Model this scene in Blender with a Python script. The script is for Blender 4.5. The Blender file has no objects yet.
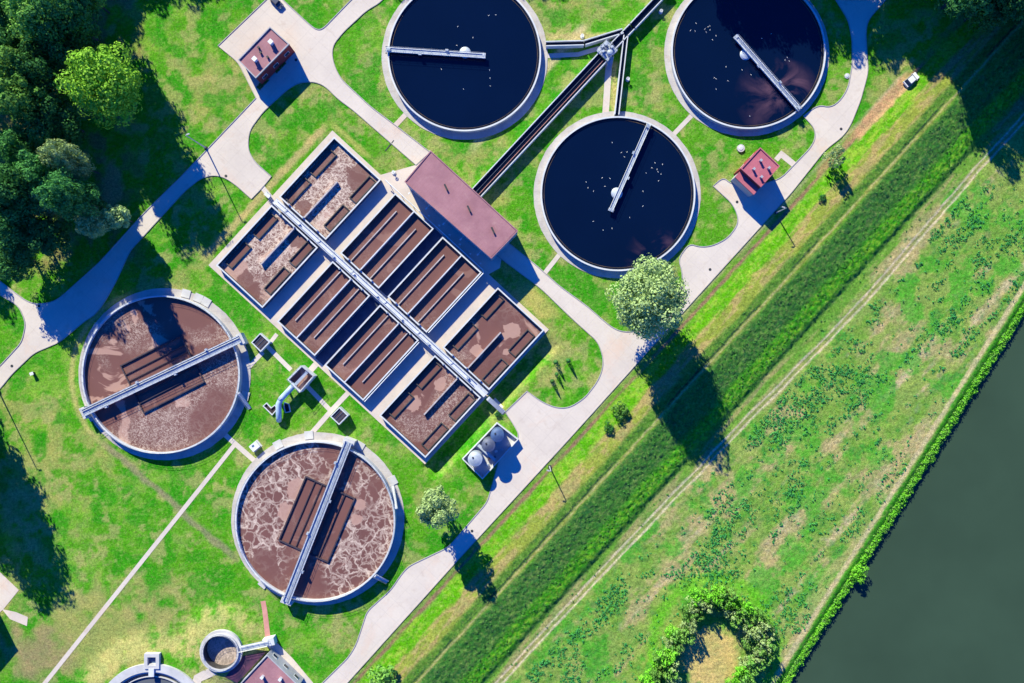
import bpy, bmesh, math, random
import numpy as np
from mathutils import Vector, Matrix
R = math.radians
random.seed(7)
rng = np.random.default_rng(7)
# ---------------------------------------------------------------- camera, sky, sun, exposure
scene = bpy.context.scene
C = scene.collection
H = 230.0            # height of the camera above the works
K = 0.3              # metres of ground per pixel of the photograph
cam = bpy.data.cameras.new('camera'); camo = bpy.data.objects.new('camera', cam); C.objects.link(camo)
camo.location = (0, 0, H); camo.rotation_euler = (0, 0, 0)
cam.sensor_width = 36; cam.lens = 36*H/(1024*K); cam.clip_end = 9000
scene.camera = camo
SUN_EL = R(30); SX, SY = 0.44, -0.898      # light travels this way over the ground
w = bpy.data.worlds.new('World'); scene.world = w; w.use_nodes = True
nt = w.node_tree; bg = nt.nodes['Background']; bg.inputs['Strength'].default_value = 0.085
sky = nt.nodes.new('ShaderNodeTexSky'); sky.sky_type = 'NISHITA'; sky.sun_disc = False
sky.sun_elevation = SUN_EL; sky.sun_rotation = math.atan2(-SX, -SY)
sky.air_density = 1.0; sky.dust_density = 0.1; sky.ozone_density = 6.0
tint = nt.nodes.new('ShaderNodeMix'); tint.data_type = 'RGBA'; tint.blend_type = 'MULTIPLY'
tint.inputs[0].default_value = 1.0; tint.inputs[7].default_value = (0.02, 0.55, 1.60, 1)
nt.links.new(sky.outputs[0], tint.inputs[6]); nt.links.new(tint.outputs[2], bg.inputs['Color'])
sl = bpy.data.lights.new('sun', 'SUN'); sl.energy = 5.0; sl.angle = R(0.5); sl.color = (1.0, 0.945, 0.65)
so = bpy.data.objects.new('sun', sl); C.objects.link(so)
so.rotation_euler = Vector((SX*math.cos(SUN_EL), SY*math.cos(SUN_EL), -math.sin(SUN_EL))).to_track_quat('-Z', 'Y').to_euler()
scene.view_settings.view_transform = 'Standard'; scene.view_settings.look = 'None'
scene.view_settings.gamma = 1; scene.view_settings.exposure = 0.92
scene.view_settings.use_curve_mapping = False

# ---------------------------------------------------------------- coordinates
def P(px, py, z=0.0):
    f = K*(H-z)/H
    return Vector(((px-512)*f, (341.5-py)*f, z))
def st(s, t): return (s*.736+t*.677, s*.677-t*.736)
def ST(s, t, z=0.0): return P(*st(s, t), z)

# ---------------------------------------------------------------- mesh builder
class MB:
    def __init__(s): s.v = []; s.f = []
    def add(s, vs, fs):
        n = len(s.v); s.v += [tuple(v) for v in vs]; s.f += [tuple(i+n for i in f) for f in fs]
    def prism(s, pts, z0, z1):
        """pts: xy points counter-clockwise or not"""
        n = len(pts)
        a = sum(pts[i][0]*pts[(i+1) % n][1]-pts[(i+1) % n][0]*pts[i][1] for i in range(n))
        if a < 0: pts = list(pts)[::-1]
        vs = [(p[0], p[1], z0) for p in pts]+[(p[0], p[1], z1) for p in pts]
        fs = [tuple(range(n, 2*n)), tuple(range(n-1, -1, -1))]+[(i, (i+1) % n, n+(i+1) % n, n+i) for i in range(n)]
        s.add(vs, fs)
    def box(s, c, size, rz=0.0, up=0.0):
        """box centred at c (xy centre, z centre)"""
        ca, sa = math.cos(rz), math.sin(rz); hx, hy, hz = size[0]/2, size[1]/2, size[2]/2
        pts = [(c[0]+x*ca-y*sa, c[1]+x*sa+y*ca) for x, y in ((-hx, -hy), (hx, -hy), (hx, hy), (-hx, hy))]
        s.prism(pts, c[2]-hz, c[2]+hz)
    def seg(s, a, b, wd, z0, z1):
        a = Vector((a[0], a[1])); b = Vector((b[0], b[1])); d = (b-a).normalized(); n = Vector((-d.y, d.x))*wd/2
        s.prism([a-n, b-n, b+n, a+n], z0, z1)
    def frame(s, pts, th, z0, z1):
        """hollow mitred frame, outside outline pts, wall thickness th"""
        pts = [Vector((p[0], p[1])) for p in pts]; n = len(pts)
        a = sum(pts[i].x*pts[(i+1) % n].y-pts[(i+1) % n].x*pts[i].y for i in range(n))
        if a < 0: pts = pts[::-1]
        inn = []
        for i in range(n):
            p0, p1, p2 = pts[i-1], pts[i], pts[(i+1) % n]
            d1 = (p1-p0).normalized(); d2 = (p2-p1).normalized()
            n1 = Vector((-d1.y, d1.x)); n2 = Vector((-d2.y, d2.x)); b = (n1+n2); b = b/max(b.dot(n1), .3)
            inn.append(p1+b*th)
        vs = [(p.x, p.y, z) for z in (z0, z1) for p in pts]+[(p.x, p.y, z) for z in (z0, z1) for p in inn]
        fs = []
        for i in range(n):
            j = (i+1) % n
            fs += [(i, j, n+j, n+i), (2*n+j, 2*n+i, 3*n+i, 3*n+j), (n+i, n+j, 3*n+j, 3*n+i), (j, i, 2*n+i, 2*n+j)]
        s.add(vs, fs)
        return inn
    def ring(s, c, r0, r1, z0, z1, n=96, a0=0, a1=2*math.pi):
        full = abs(a1-a0-2*math.pi) < 1e-6; m = n if full else n+1
        vs = []
        for i in range(m):
            a = a0+(a1-a0)*i/n; ca, sa = math.cos(a), math.sin(a)
            for r, z in ((r0, z0), (r1, z0), (r1, z1), (r0, z1)): vs.append((c[0]+r*ca, c[1]+r*sa, z))
        fs = []
        for i in range(n):
            j = (i+1) % m
            for k in range(4): l = (k+1) % 4; fs.append((4*i+k, 4*j+k, 4*j+l, 4*i+l))
        if not full: fs += [(0, 1, 2, 3), (4*(m-1)+3, 4*(m-1)+2, 4*(m-1)+1, 4*(m-1))]
        s.add(vs, fs)
    def disc(s, c, r, z, n=96):
        s.add([(c[0]+r*math.cos(2*math.pi*i/n), c[1]+r*math.sin(2*math.pi*i/n), z) for i in range(n)], [tuple(range(n))])
    def lathe(s, c, prof, n=24):
        """prof list of (r,z) from bottom to top, closed with caps"""
        vs = []; fs = []
        for r, z in prof:
            for i in range(n): vs.append((c[0]+r*math.cos(2*math.pi*i/n), c[1]+r*math.sin(2*math.pi*i/n), z))
        for k in range(len(prof)-1):
            for i in range(n):
                j = (i+1) % n; fs.append((k*n+i, k*n+j, (k+1)*n+j, (k+1)*n+i))
        fs.append(tuple(range(n-1, -1, -1))); fs.append(tuple((len(prof)-1)*n+i for i in range(n)))
        s.add(vs, fs)
    def tube(s, pts, r, n=8, r2=None):
        pts = [Vector(p) for p in pts]; m = len(pts); vs = []; fs = []
        for k, p in enumerate(pts):
            d = (pts[min(k+1, m-1)]-pts[max(k-1, 0)]).normalized()
            u = d.cross(Vector((0, 0, 1)))
            if u.length < .05: u = d.cross(Vector((1, 0, 0)))
            u.normalize(); v = d.cross(u)
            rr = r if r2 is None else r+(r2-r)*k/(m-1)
            for i in range(n):
                a = 2*math.pi*i/n; vs.append(p+(u*math.cos(a)+v*math.sin(a))*rr)
        for k in range(m-1):
            for i in range(n):
                j = (i+1) % n; fs.append((k*n+i, k*n+j, (k+1)*n+j, (k+1)*n+i))
        fs.append(tuple(range(n-1, -1, -1))); fs.append(tuple((m-1)*n+i for i in range(n)))
        s.add(vs, fs)
    def build(s, name, m, parent=None, smooth=False):
        me = bpy.data.meshes.new(name); me.from_pydata(s.v, [], s.f); me.update()
        return link(name, me, m, parent, smooth)
def link(name, me, m, parent=None, smooth=False):
    if m is not None and not me.materials: me.materials.append(m)
    if smooth: me.polygons.foreach_set('use_smooth', [True]*len(me.polygons))
    o = bpy.data.objects.new(name, me); C.objects.link(o)
    if parent is not None:
        o.parent = parent; o.matrix_parent_inverse = Matrix.Translation(-parent.location)
    return o
def tag(o, label=None, cat=None, group=None, kind=None):
    if label: o['label'] = label
    if cat: o['category'] = cat
    if group: o['group'] = group
    if kind: o['kind'] = kind
    return o
def thing(name, label, cat, loc, group=None):
    o = bpy.data.objects.new(name, None); o.location = (loc[0], loc[1], loc[2] if len(loc) > 2 else 0); o.empty_display_size = .5
    C.objects.link(o); return tag(o, label, cat, group)
def copy_thing(o, loc, rz=0, scale=1, label=None):
    c = o.copy(); C.objects.link(c); c.location = loc; c.rotation_euler = (0, 0, rz); c.scale = (scale, scale, scale) if not isinstance(scale, tuple) else scale
    if label: c['label'] = label
    for ch in list(o.children):
        d = ch.copy(); C.objects.link(d); d.parent = c
        for g in list(ch.children):
            e = g.copy(); C.objects.link(e); e.parent = d
    return c

# ---------------------------------------------------------------- materials
def S(r, g, b, k=1.3):
    f = lambda c: ((c/255+.055)/1.055)**2.4 if c > 10 else c/255/12.92
    return (f(r)/k, f(g)/k, f(b)/k)
def newmat(name):
    m = bpy.data.materials.new(name); m.use_nodes = True
    return m, m.node_tree, m.node_tree.nodes['Principled BSDF']
def N(nt, t, **kw):
    n = nt.nodes.new(t)
    for k, v in kw.items(): setattr(n, k, v)
    return n
def ramp(nt, fac, stops):
    r = nt.nodes.new('ShaderNodeValToRGB'); e = r.color_ramp.elements
    while len(e) < len(stops): e.new(.5)
    for i, (p, c) in enumerate(stops):
        e[i].position = p; e[i].color = (c, c, c, 1) if isinstance(c, (int, float)) else (*c[:3], 1)
    nt.links.new(fac, r.inputs[0]); return r.outputs[0]
def noise(nt, vec, scale, detail=4, rough=.6, dist=0):
    n = nt.nodes.new('ShaderNodeTexNoise'); n.inputs['Scale'].default_value = scale
    n.inputs['Detail'].default_value = detail; n.inputs['Roughness'].default_value = rough; n.inputs['Distortion'].default_value = dist
    if vec is not None: nt.links.new(vec, n.inputs['Vector'])
    return n.outputs['Fac']
def mix(nt, f, a, b, mode='MIX'):
    m = nt.nodes.new('ShaderNodeMix'); m.data_type = 'RGBA'; m.blend_type = mode
    for i, x in ((0, f), (6, a), (7, b)):
        if isinstance(x, (int, float)): m.inputs[i].default_value = x if i == 0 else (x, x, x, 1)
        elif isinstance(x, tuple): m.inputs[i].default_value = (*x[:3], 1)
        else: nt.links.new(x, m.inputs[i])
    return m.outputs[2]
def math_(nt, op, a, b=0.0):
    m = nt.nodes.new('ShaderNodeMath'); m.operation = op
    for i, x in ((0, a), (1, b)):
        if isinstance(x, (int, float)): m.inputs[i].default_value = x
        else: nt.links.new(x, m.inputs[i])
    return m.outputs[0]
def pos(nt): return nt.nodes.new('ShaderNodeNewGeometry').outputs['Position']
def bump(nt, b, h, strength, dist=.1):
    n = nt.nodes.new('ShaderNodeBump'); n.inputs['Strength'].default_value = strength; n.inputs['Distance'].default_value = dist
    nt.links.new(h, n.inputs['Height']); nt.links.new(n.outputs[0], b.inputs['Normal'])
def surface(name, col, col2=None, scale=.3, rough=.8, fine=3.0, var=.15, bmp=.2, stain=None, joints=None, metal=0):
    """plain weathered surface: two tones, fine grain, optional stain and slab joints"""
    m, t, b = newmat(name); p = pos(t)
    c = mix(t, ramp(t, noise(t, p, scale, 5), [(.35, 0), (.65, 1)]), col, col2 or tuple(x*.85 for x in col))
    g = ramp(t, noise(t, p, fine, 4, .7), [(.25, 1-var), (.75, 1+var*.4)])
    c = mix(t, 1.0, c, g, 'MULTIPLY')
    if stain:
        sc, sr, amt = stain
        c = mix(t, ramp(t, noise(t, p, sr, 6, .7, .5), [(.55, 0), (.72, amt)]), c, sc)
        c = mix(t, ramp(t, noise(t, p, sr*5, 5, .75, .3), [(.56, 0), (.72, .28)]), c, tuple(x*.55 for x in sc))
    if joints:
        ang, du, dv, wd, jc = joints
        mp = N(t, 'ShaderNodeMapping'); mp.inputs['Rotation'].default_value = (0, 0, ang); t.links.new(p, mp.inputs[0])
        sx = N(t, 'ShaderNodeSeparateXYZ'); t.links.new(mp.outputs[0], sx.inputs[0])
        fac = None
        for ax, d in ((0, du), (1, dv)):
            q = math_(t, 'ABSOLUTE', math_(t, 'SUBTRACT', math_(t, 'FRACT', math_(t, 'DIVIDE', sx.outputs[ax], d)), .5))
            q = math_(t, 'GREATER_THAN', q, .5-wd/d/2)
            fac = q if fac is None else math_(t, 'MAXIMUM', fac, q)
        c = mix(t, math_(t, 'MULTIPLY', fac, .6), c, jc)
    t.links.new(c, b.inputs['Base Color']); b.inputs['Roughness'].default_value = rough; b.inputs['Metallic'].default_value = metal
    if bmp: bump(t, b, noise(t, p, fine*2, 4), bmp, .05)
    return m
ANG = math.atan2(.736, .677)
M = {}
M['paving'] = surface('pale_concrete_paving', S(230, 219, 209), S(218, 207, 199), .08, .9, 1.5, .07, .1, (S(228, 190, 165), .05, .55), (-ANG, 4.5, 4.5, .06, S(185, 175, 172)))
M['paving'].node_tree.nodes['Principled BSDF'].inputs['Specular IOR Level'].default_value = .2
M['yard'] = surface('yard_concrete', S(232, 216, 204), S(215, 203, 196), .2, .9, 1.5, .08, .1, (S(190, 175, 160), .3, .4))
M['concrete'] = surface('tank_concrete', S(218, 218, 222), S(196, 196, 200), .25, .85, 2.0, .12, .15, (S(160, 155, 150), .4, .5))
M['rim'] = surface('rim_concrete', S(228, 232, 238), S(208, 214, 222), .4, .7, 3, .06, 0)
M['apron'] = surface('apron_concrete', S(212, 206, 204), S(190, 184, 184), .25, .9, 1.5, .12, .15, (S(170, 150, 135), .3, .5), (0, 3, 3, .05, S(150, 145, 145)))
M['wallside'] = surface('shade_dark_wall_side', S(80, 95, 122), S(66, 78, 105), .4, .85, 2, .15, .1)  # dark bluish tone puts the shade of the basin gaps into the colour
M['wet_shade'] = surface('stained_shade_dark_wall', S(95, 92, 92), S(60, 58, 60), .5, .8, 2, .2, .1)
M['baffle'] = surface('baffle_wall', S(205, 200, 205), S(175, 165, 168), .4, .8, 2, .15, 0)
M['kerb'] = surface('kerb_stone', S(190, 186, 186), None, .5, .9, 3, .1, 0)
M['metal'] = surface('painted_steel', S(205, 215, 228), S(175, 188, 205), .5, .45, 3, .08, 0, metal=.2)
M['rail'] = surface('galvanised_rail', S(200, 205, 212), None, .5, .5, 3, .05, 0, metal=.3)
M['dark'] = surface('dark_metal', S(50, 55, 65), None, .5, .6, 3, .1, 0)
M['hatch'] = surface('dark_steel_and_shadow_lines', S(78, 62, 72), S(56, 52, 70), .6, .7, 2, .25, .1, (S(120, 100, 100), .8, .6))
M['roofpink'] = surface('pink_felt_roof', S(182, 132, 142), S(160, 112, 124), .15, .9, 2.5, .12, .1, (S(195, 155, 155), .25, .5), (-ANG, 5.2, 1.1, .05, S(160, 105, 115)))
M['roofred'] = surface('red_felt_roof', S(196, 110, 128), S(182, 98, 118), .25, .9, 2.5, .1, .1, (S(205, 135, 145), .3, .4), (-ANG, 30, 1.0, .05, S(165, 85, 105)))
M['brick'] = surface('red_brick_wall', S(165, 60, 60), S(140, 48, 50), .4, .9, 4, .2, .2)
M['render'] = surface('pale_rendered_wall', S(190, 190, 200), S(170, 172, 180), .3, .9, 2, .1, .1)
M['glass'] = surface('window_glass', (.02, .03, .05), None, .3, .1, 2, .1, 0)
M['white'] = surface('white_paint', (.72, .74, .76), (.62, .65, .68), .4, .4, 3, .05, 0)
M['tankgrey'] = surface('grey_steel_tank', S(120, 128, 150), S(98, 106, 128), .6, .45, 2, .1, 0, metal=.3)
M['tankblue'] = surface('blue_grey_tank', S(90, 120, 165), S(75, 100, 145), .6, .5, 2, .1, 0, metal=.2)
M['pinkpath'] = surface('pink_block_paving', S(222, 160, 150), S(205, 145, 135), .4, .9, 2, .1, .1)
M['rubber'] = surface('black_rubber', (.02, .02, .02), None, .5, .9, 3, .1, 0)
M['bark'] = surface('tree_bark', (.10, .07, .05), (.06, .045, .03), 1, .95, 4, .3, .4)
M['bird'] = surface('white_feathers', (.8, .8, .8), (.6, .6, .6), 3, .9, 4, .1, 0)
M['red'] = surface('red_plastic', (.5, .03, .03), None, 1, .5, 3, .05, 0)
M['algae'] = surface('algae_stained_weir', S(140, 118, 90), S(60, 62, 66), .3, .8, 2, .2, 0)
M['soil'] = surface('bare_soil', S(150, 125, 100), S(120, 100, 80), .6, .95, 2, .2, .3)

def leafmat(name, a, b, c):
    m, t, bs = newmat(name); p = pos(t)
    oi = N(t, 'ShaderNodeObjectInfo')
    col = mix(t, ramp(t, noise(t, p, .35, 3), [(.35, 0), (.65, 1)]), a, b)
    col = mix(t, ramp(t, noise(t, p, 2.2, 3), [(.45, 0), (.7, .8)]), col, c)
    v = math_(t, 'ADD', math_(t, 'MULTIPLY', oi.outputs['Random'], .5), .75)
    hs = N(t, 'ShaderNodeHueSaturation'); t.links.new(col, hs.inputs['Color']); t.links.new(v, hs.inputs['Value'])
    t.links.new(hs.outputs[0], bs.inputs['Base Color']); bs.inputs['Roughness'].default_value = .8; bs.inputs['Specular IOR Level'].default_value = .1
    tr = N(t, 'ShaderNodeBsdfTranslucent'); t.links.new(hs.outputs[0], tr.inputs[0])
    ms = N(t, 'ShaderNodeMixShader'); ms.inputs[0].default_value = .25
    t.links.new(bs.outputs[0], ms.inputs[1]); t.links.new(tr.outputs[0], ms.inputs[2])
    t.links.new(ms.outputs[0], t.nodes['Material Output'].inputs[0]); return m
M['leaf_bright'] = leafmat('bright_leaves', (.22, .50, .04), (.32, .58, .06), (.12, .34, .03))
M['leaf_mid'] = leafmat('green_leaves', (.15, .38, .07), (.24, .46, .09), (.06, .22, .04))
M['leaf_grey'] = leafmat('grey_green_leaves', (.34, .48, .19), (.45, .58, .25), (.15, .30, .10))
M['leaf_dark'] = leafmat('dark_leaves', (.055, .21, .06), (.085, .27, .06), (.03, .13, .035))
M['leaf_lime'] = leafmat('lime_leaves', (.16, .55, .03), (.24, .60, .05), (.08, .34, .03))
M['weed'] = leafmat('meadow_weed_leaves', (.035, .26, .07), (.08, .34, .07), (.02, .15, .07))

def sludge(name, seed, cover, speck, lo=.42, hi=.6, websc=.22, base=(128, 88, 84), sp=.47, rf=.58, spots=(), z=1.1):
    """brown activated sludge with webs and rafts of foam"""
    m, t, b = newmat(name)
    mp = N(t, 'ShaderNodeMapping'); mp.inputs['Location'].default_value = (seed*37.1, seed*11.7, seed*5.3); t.links.new(pos(t), mp.inputs[0]); p = mp.outputs[0]
    base = S(*base); foam = S(224, 204, 192); tan = S(196, 158, 146)
    c = mix(t, ramp(t, noise(t, p, .06, 3), [(.3, 0), (.7, 1)]), base, tuple(x*.82 for x in base))
    # distorted coordinates for the webs
    nz = N(t, 'ShaderNodeTexNoise'); nz.inputs['Scale'].default_value = .35; nz.inputs['Detail'].default_value = 4; t.links.new(p, nz.inputs['Vector'])
    sc = N(t, 'ShaderNodeVectorMath', operation='SCALE'); sc.inputs['Scale'].default_value = 5.0; t.links.new(nz.outputs['Color'], sc.inputs[0])
    ad = N(t, 'ShaderNodeVectorMath', operation='ADD'); t.links.new(p, ad.inputs[0]); t.links.new(sc.outputs[0], ad.inputs[1])
    def web(scale, wd):
        v = N(t, 'ShaderNodeTexVoronoi', feature='DISTANCE_TO_EDGE'); v.inputs['Scale'].default_value = scale; t.links.new(ad.outputs[0], v.inputs['Vector'])
        return ramp(t, v.outputs['Distance'], [(0, 1), (wd, .6), (wd*2.4, 0)])
    wb = math_(t, 'MAXIMUM', web(websc, .03), math_(t, 'MULTIPLY', web(websc*2.1, .05), .6))
    mask = ramp(t, noise(t, p, .045, 3, .5, .4), [(lo, 0), (hi, 1)])
    wb = math_(t, 'MULTIPLY', math_(t, 'MULTIPLY', wb, mask), cover)
    wb = math_(t, 'MULTIPLY', wb, ramp(t, noise(t, p, .6, 3), [(.3, .45), (.6, 1)]))
    sp = math_(t, 'MULTIPLY', math_(t, 'MULTIPLY', ramp(t, noise(t, p, 1.0, 6, .75, 2.0), [(.46, 0), (.60, 1)]), ramp(t, noise(t, p, .05, 4, .5, .8), [(sp, 0), (sp+.1, 1)])), speck)
    raft = math_(t, 'MULTIPLY', ramp(t, noise(t, p, .06, 4, .55, 1.5), [(rf, 0), (rf+.03, .85)]), min(1, cover+speck))
    c = mix(t, raft, c, tan); c = mix(t, math_(t, 'MINIMUM', math_(t, 'ADD', wb, sp), 1.0), c, foam)
    wn = noise(t, p, .22, 4, .6, .6)
    for (cx, cy, rr, kind) in spots:      # bare sludge ('b') or tan scum rafts ('t') lying in the basin
        d = N(t, 'ShaderNodeVectorMath', operation='DISTANCE'); t.links.new(pos(t), d.inputs[0]); d.inputs[1].default_value = tuple(P(cx, cy, z))
        q = math_(t, 'ADD', math_(t, 'DIVIDE', d.outputs['Value'], rr*K), math_(t, 'MULTIPLY', math_(t, 'SUBTRACT', wn, .5), 2.6))
        c = mix(t, math_(t, 'MULTIPLY', ramp(t, q, [(.88, 1), (1, 0)]), .88), c, mix(t, noise(t, p, .7, 4), tan if kind == 't' else base, tuple(x*.86 for x in (tan if kind == 't' else base))))
    t.links.new(c, b.inputs['Base Color']); b.inputs['Roughness'].default_value = .55; b.inputs['Specular IOR Level'].default_value = .25
    bump(t, b, noise(t, p, 1.2, 3), .15, .05)
    return m
M['sl_plain'] = sludge('plain_brown_sludge', 1, .12, .12, .6, .75)
M['sl_foamy'] = sludge('foam_covered_sludge', 3, 1.0, .8, .38, .47, .30, (128, 88, 84), .38, spots=[(375, 190, 13, 't'), (362, 168, 13, 'b'), (356, 180, 9, 'b'), (304, 206, 9, 'b'), (234, 270, 12, 't'), (246, 283, 11, 'b'), (297, 240, 9, 'b'), (253, 292, 8, 'b')])
M['sl_patch'] = sludge('brown_sludge_with_foam_patches', 6, .25, .55, .5, .7, rf=.62, spots=[(512, 333, 10, 't'), (478, 352, 7, 't'), (506, 352, 5, 't'), (413, 404, 9, 't'), (440, 384, 7, 't'), (452, 372, 5, 't'), (405, 397, 5, 't')])
M['sl_speck'] = sludge('sludge_with_foam_specks', 9, .3, .6, .5, .65, .3)
M['sl_web'] = sludge('sludge_with_foam_web', 5, 1.0, .1, .32, .42, .17, rf=.7, z=2.2, spots=[(296, 492, 11, 't'), (288, 512, 10, 't'), (360, 505, 7, 't'), (357, 520, 6, 't'), (262, 562, 17, 'b'), (275, 578, 12, 'b'), (347, 470, 13, 'b'), (335, 455, 10, 'b'), (325, 448, 9, 'b'), (375, 485, 7, 'b')])

def watermat(name, base, scum, spec=.5, lo=.66, spots=()):
    m, t, b = newmat(name); p = pos(t)
    c = mix(t, ramp(t, noise(t, p, .03, 3), [(.3, 0), (.7, 1)]), base, tuple(x*.8 for x in base))
    if scum: c = mix(t, ramp(t, noise(t, p, .06, 5, .6, 1.0), [(lo, 0), (lo+.12, .5)]), c, scum)
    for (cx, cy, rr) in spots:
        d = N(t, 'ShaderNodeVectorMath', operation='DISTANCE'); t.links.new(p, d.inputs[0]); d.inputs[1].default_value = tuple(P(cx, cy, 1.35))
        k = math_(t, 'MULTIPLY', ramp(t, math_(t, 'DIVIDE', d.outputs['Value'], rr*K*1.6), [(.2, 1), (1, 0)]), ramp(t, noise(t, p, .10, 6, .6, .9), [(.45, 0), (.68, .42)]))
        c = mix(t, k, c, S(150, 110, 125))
    t.links.new(c, b.inputs['Base Color']); b.inputs['Roughness'].default_value = .12; b.inputs['IOR'].default_value = 1.33
    b.inputs['Specular IOR Level'].default_value = spec
    bump(t, b, noise(t, p, .9, 3), .06, .05)
    return m
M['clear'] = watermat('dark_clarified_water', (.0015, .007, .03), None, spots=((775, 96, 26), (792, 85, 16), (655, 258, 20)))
M['chan'] = watermat('dark_channel_water', (.004, .008, .02), None)
M['river'] = watermat('green_river_water', S(68, 93, 74, 1.5), None, .3)

# ---------------------------------------------------------------- numpy noise for the terrain
def vnoise(x, y, seed):
    r = np.random.default_rng(seed); T = r.random((256, 256))
    xi = np.floor(x).astype(int); yi = np.floor(y).astype(int); fx = x-xi; fy = y-yi
    fx = fx*fx*(3-2*fx); fy = fy*fy*(3-2*fy)
    a = T[xi & 255, yi & 255]; b = T[(xi+1) & 255, yi & 255]; c = T[xi & 255, (yi+1) & 255]; d = T[(xi+1) & 255, (yi+1) & 255]
    return (a*(1-fx)+b*fx)*(1-fy)+(c*(1-fx)+d*fx)*fy
def fbm(x, y, seed, o=5, g=.55):
    s = 0; a = 1; n = 0
    for i in range(o):
        s = s+a*vnoise(x*2**i+17*i, y*2**i+31*i, seed+i); n += a; a *= g
    return s/n
def sm(x, a, b):
    t = np.clip((x-a)/(b-a), 0, 1); return t*t*(3-2*t)
def bandm(x, a, b, e): return sm(x, a-e, a+e)*(1-sm(x, b-e, b+e))
def terrain_z(px, py):
    """ground height from ground-plan pixel coordinates (vectorised)"""
    v = px*.737+py*.676; wq = px*.844+py*.537
    z = np.interp(v, [714, 725, 754, 758, 770, 774, 815, 820, 832, 900, 1400], [0, 0, 2.0, 2.1, 2.1, 1.95, -.75, -1.5, -1.25, -1.4, -1.4])
    z = z*1.0
    bank = np.interp(wq, [1026, 1044, 1060], [0, -2.6, -5.0]); z = z+bank
    # embankments round the half seen tank and the small well
    d1 = np.hypot(px-155, py-717); m1 = 1.6*(1-sm(d1, 58, 92))*(d1 > 51)
    d2 = np.hypot(px-224, py-648.6); z = z+np.maximum(m1, 1.6*(1-sm(d2, 22, 52)))*(d2 > 18.5)
    z = np.where(d2 < 17, -3.2, z)
    s_ = px*.736+py*.677; t_ = px*.677-py*.736
    z = z-1.4*sm(s_, 624, 630)*(1-sm(s_, 641, 649))*sm(t_, -62, -50)*(1-sm(t_, 112, 128))
    return z
def gz(px, py): return float(terrain_z(np.array([px], float), np.array([py], float))[0])
def inv(x, y): return x/K+512, 341.5-y/K

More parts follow.
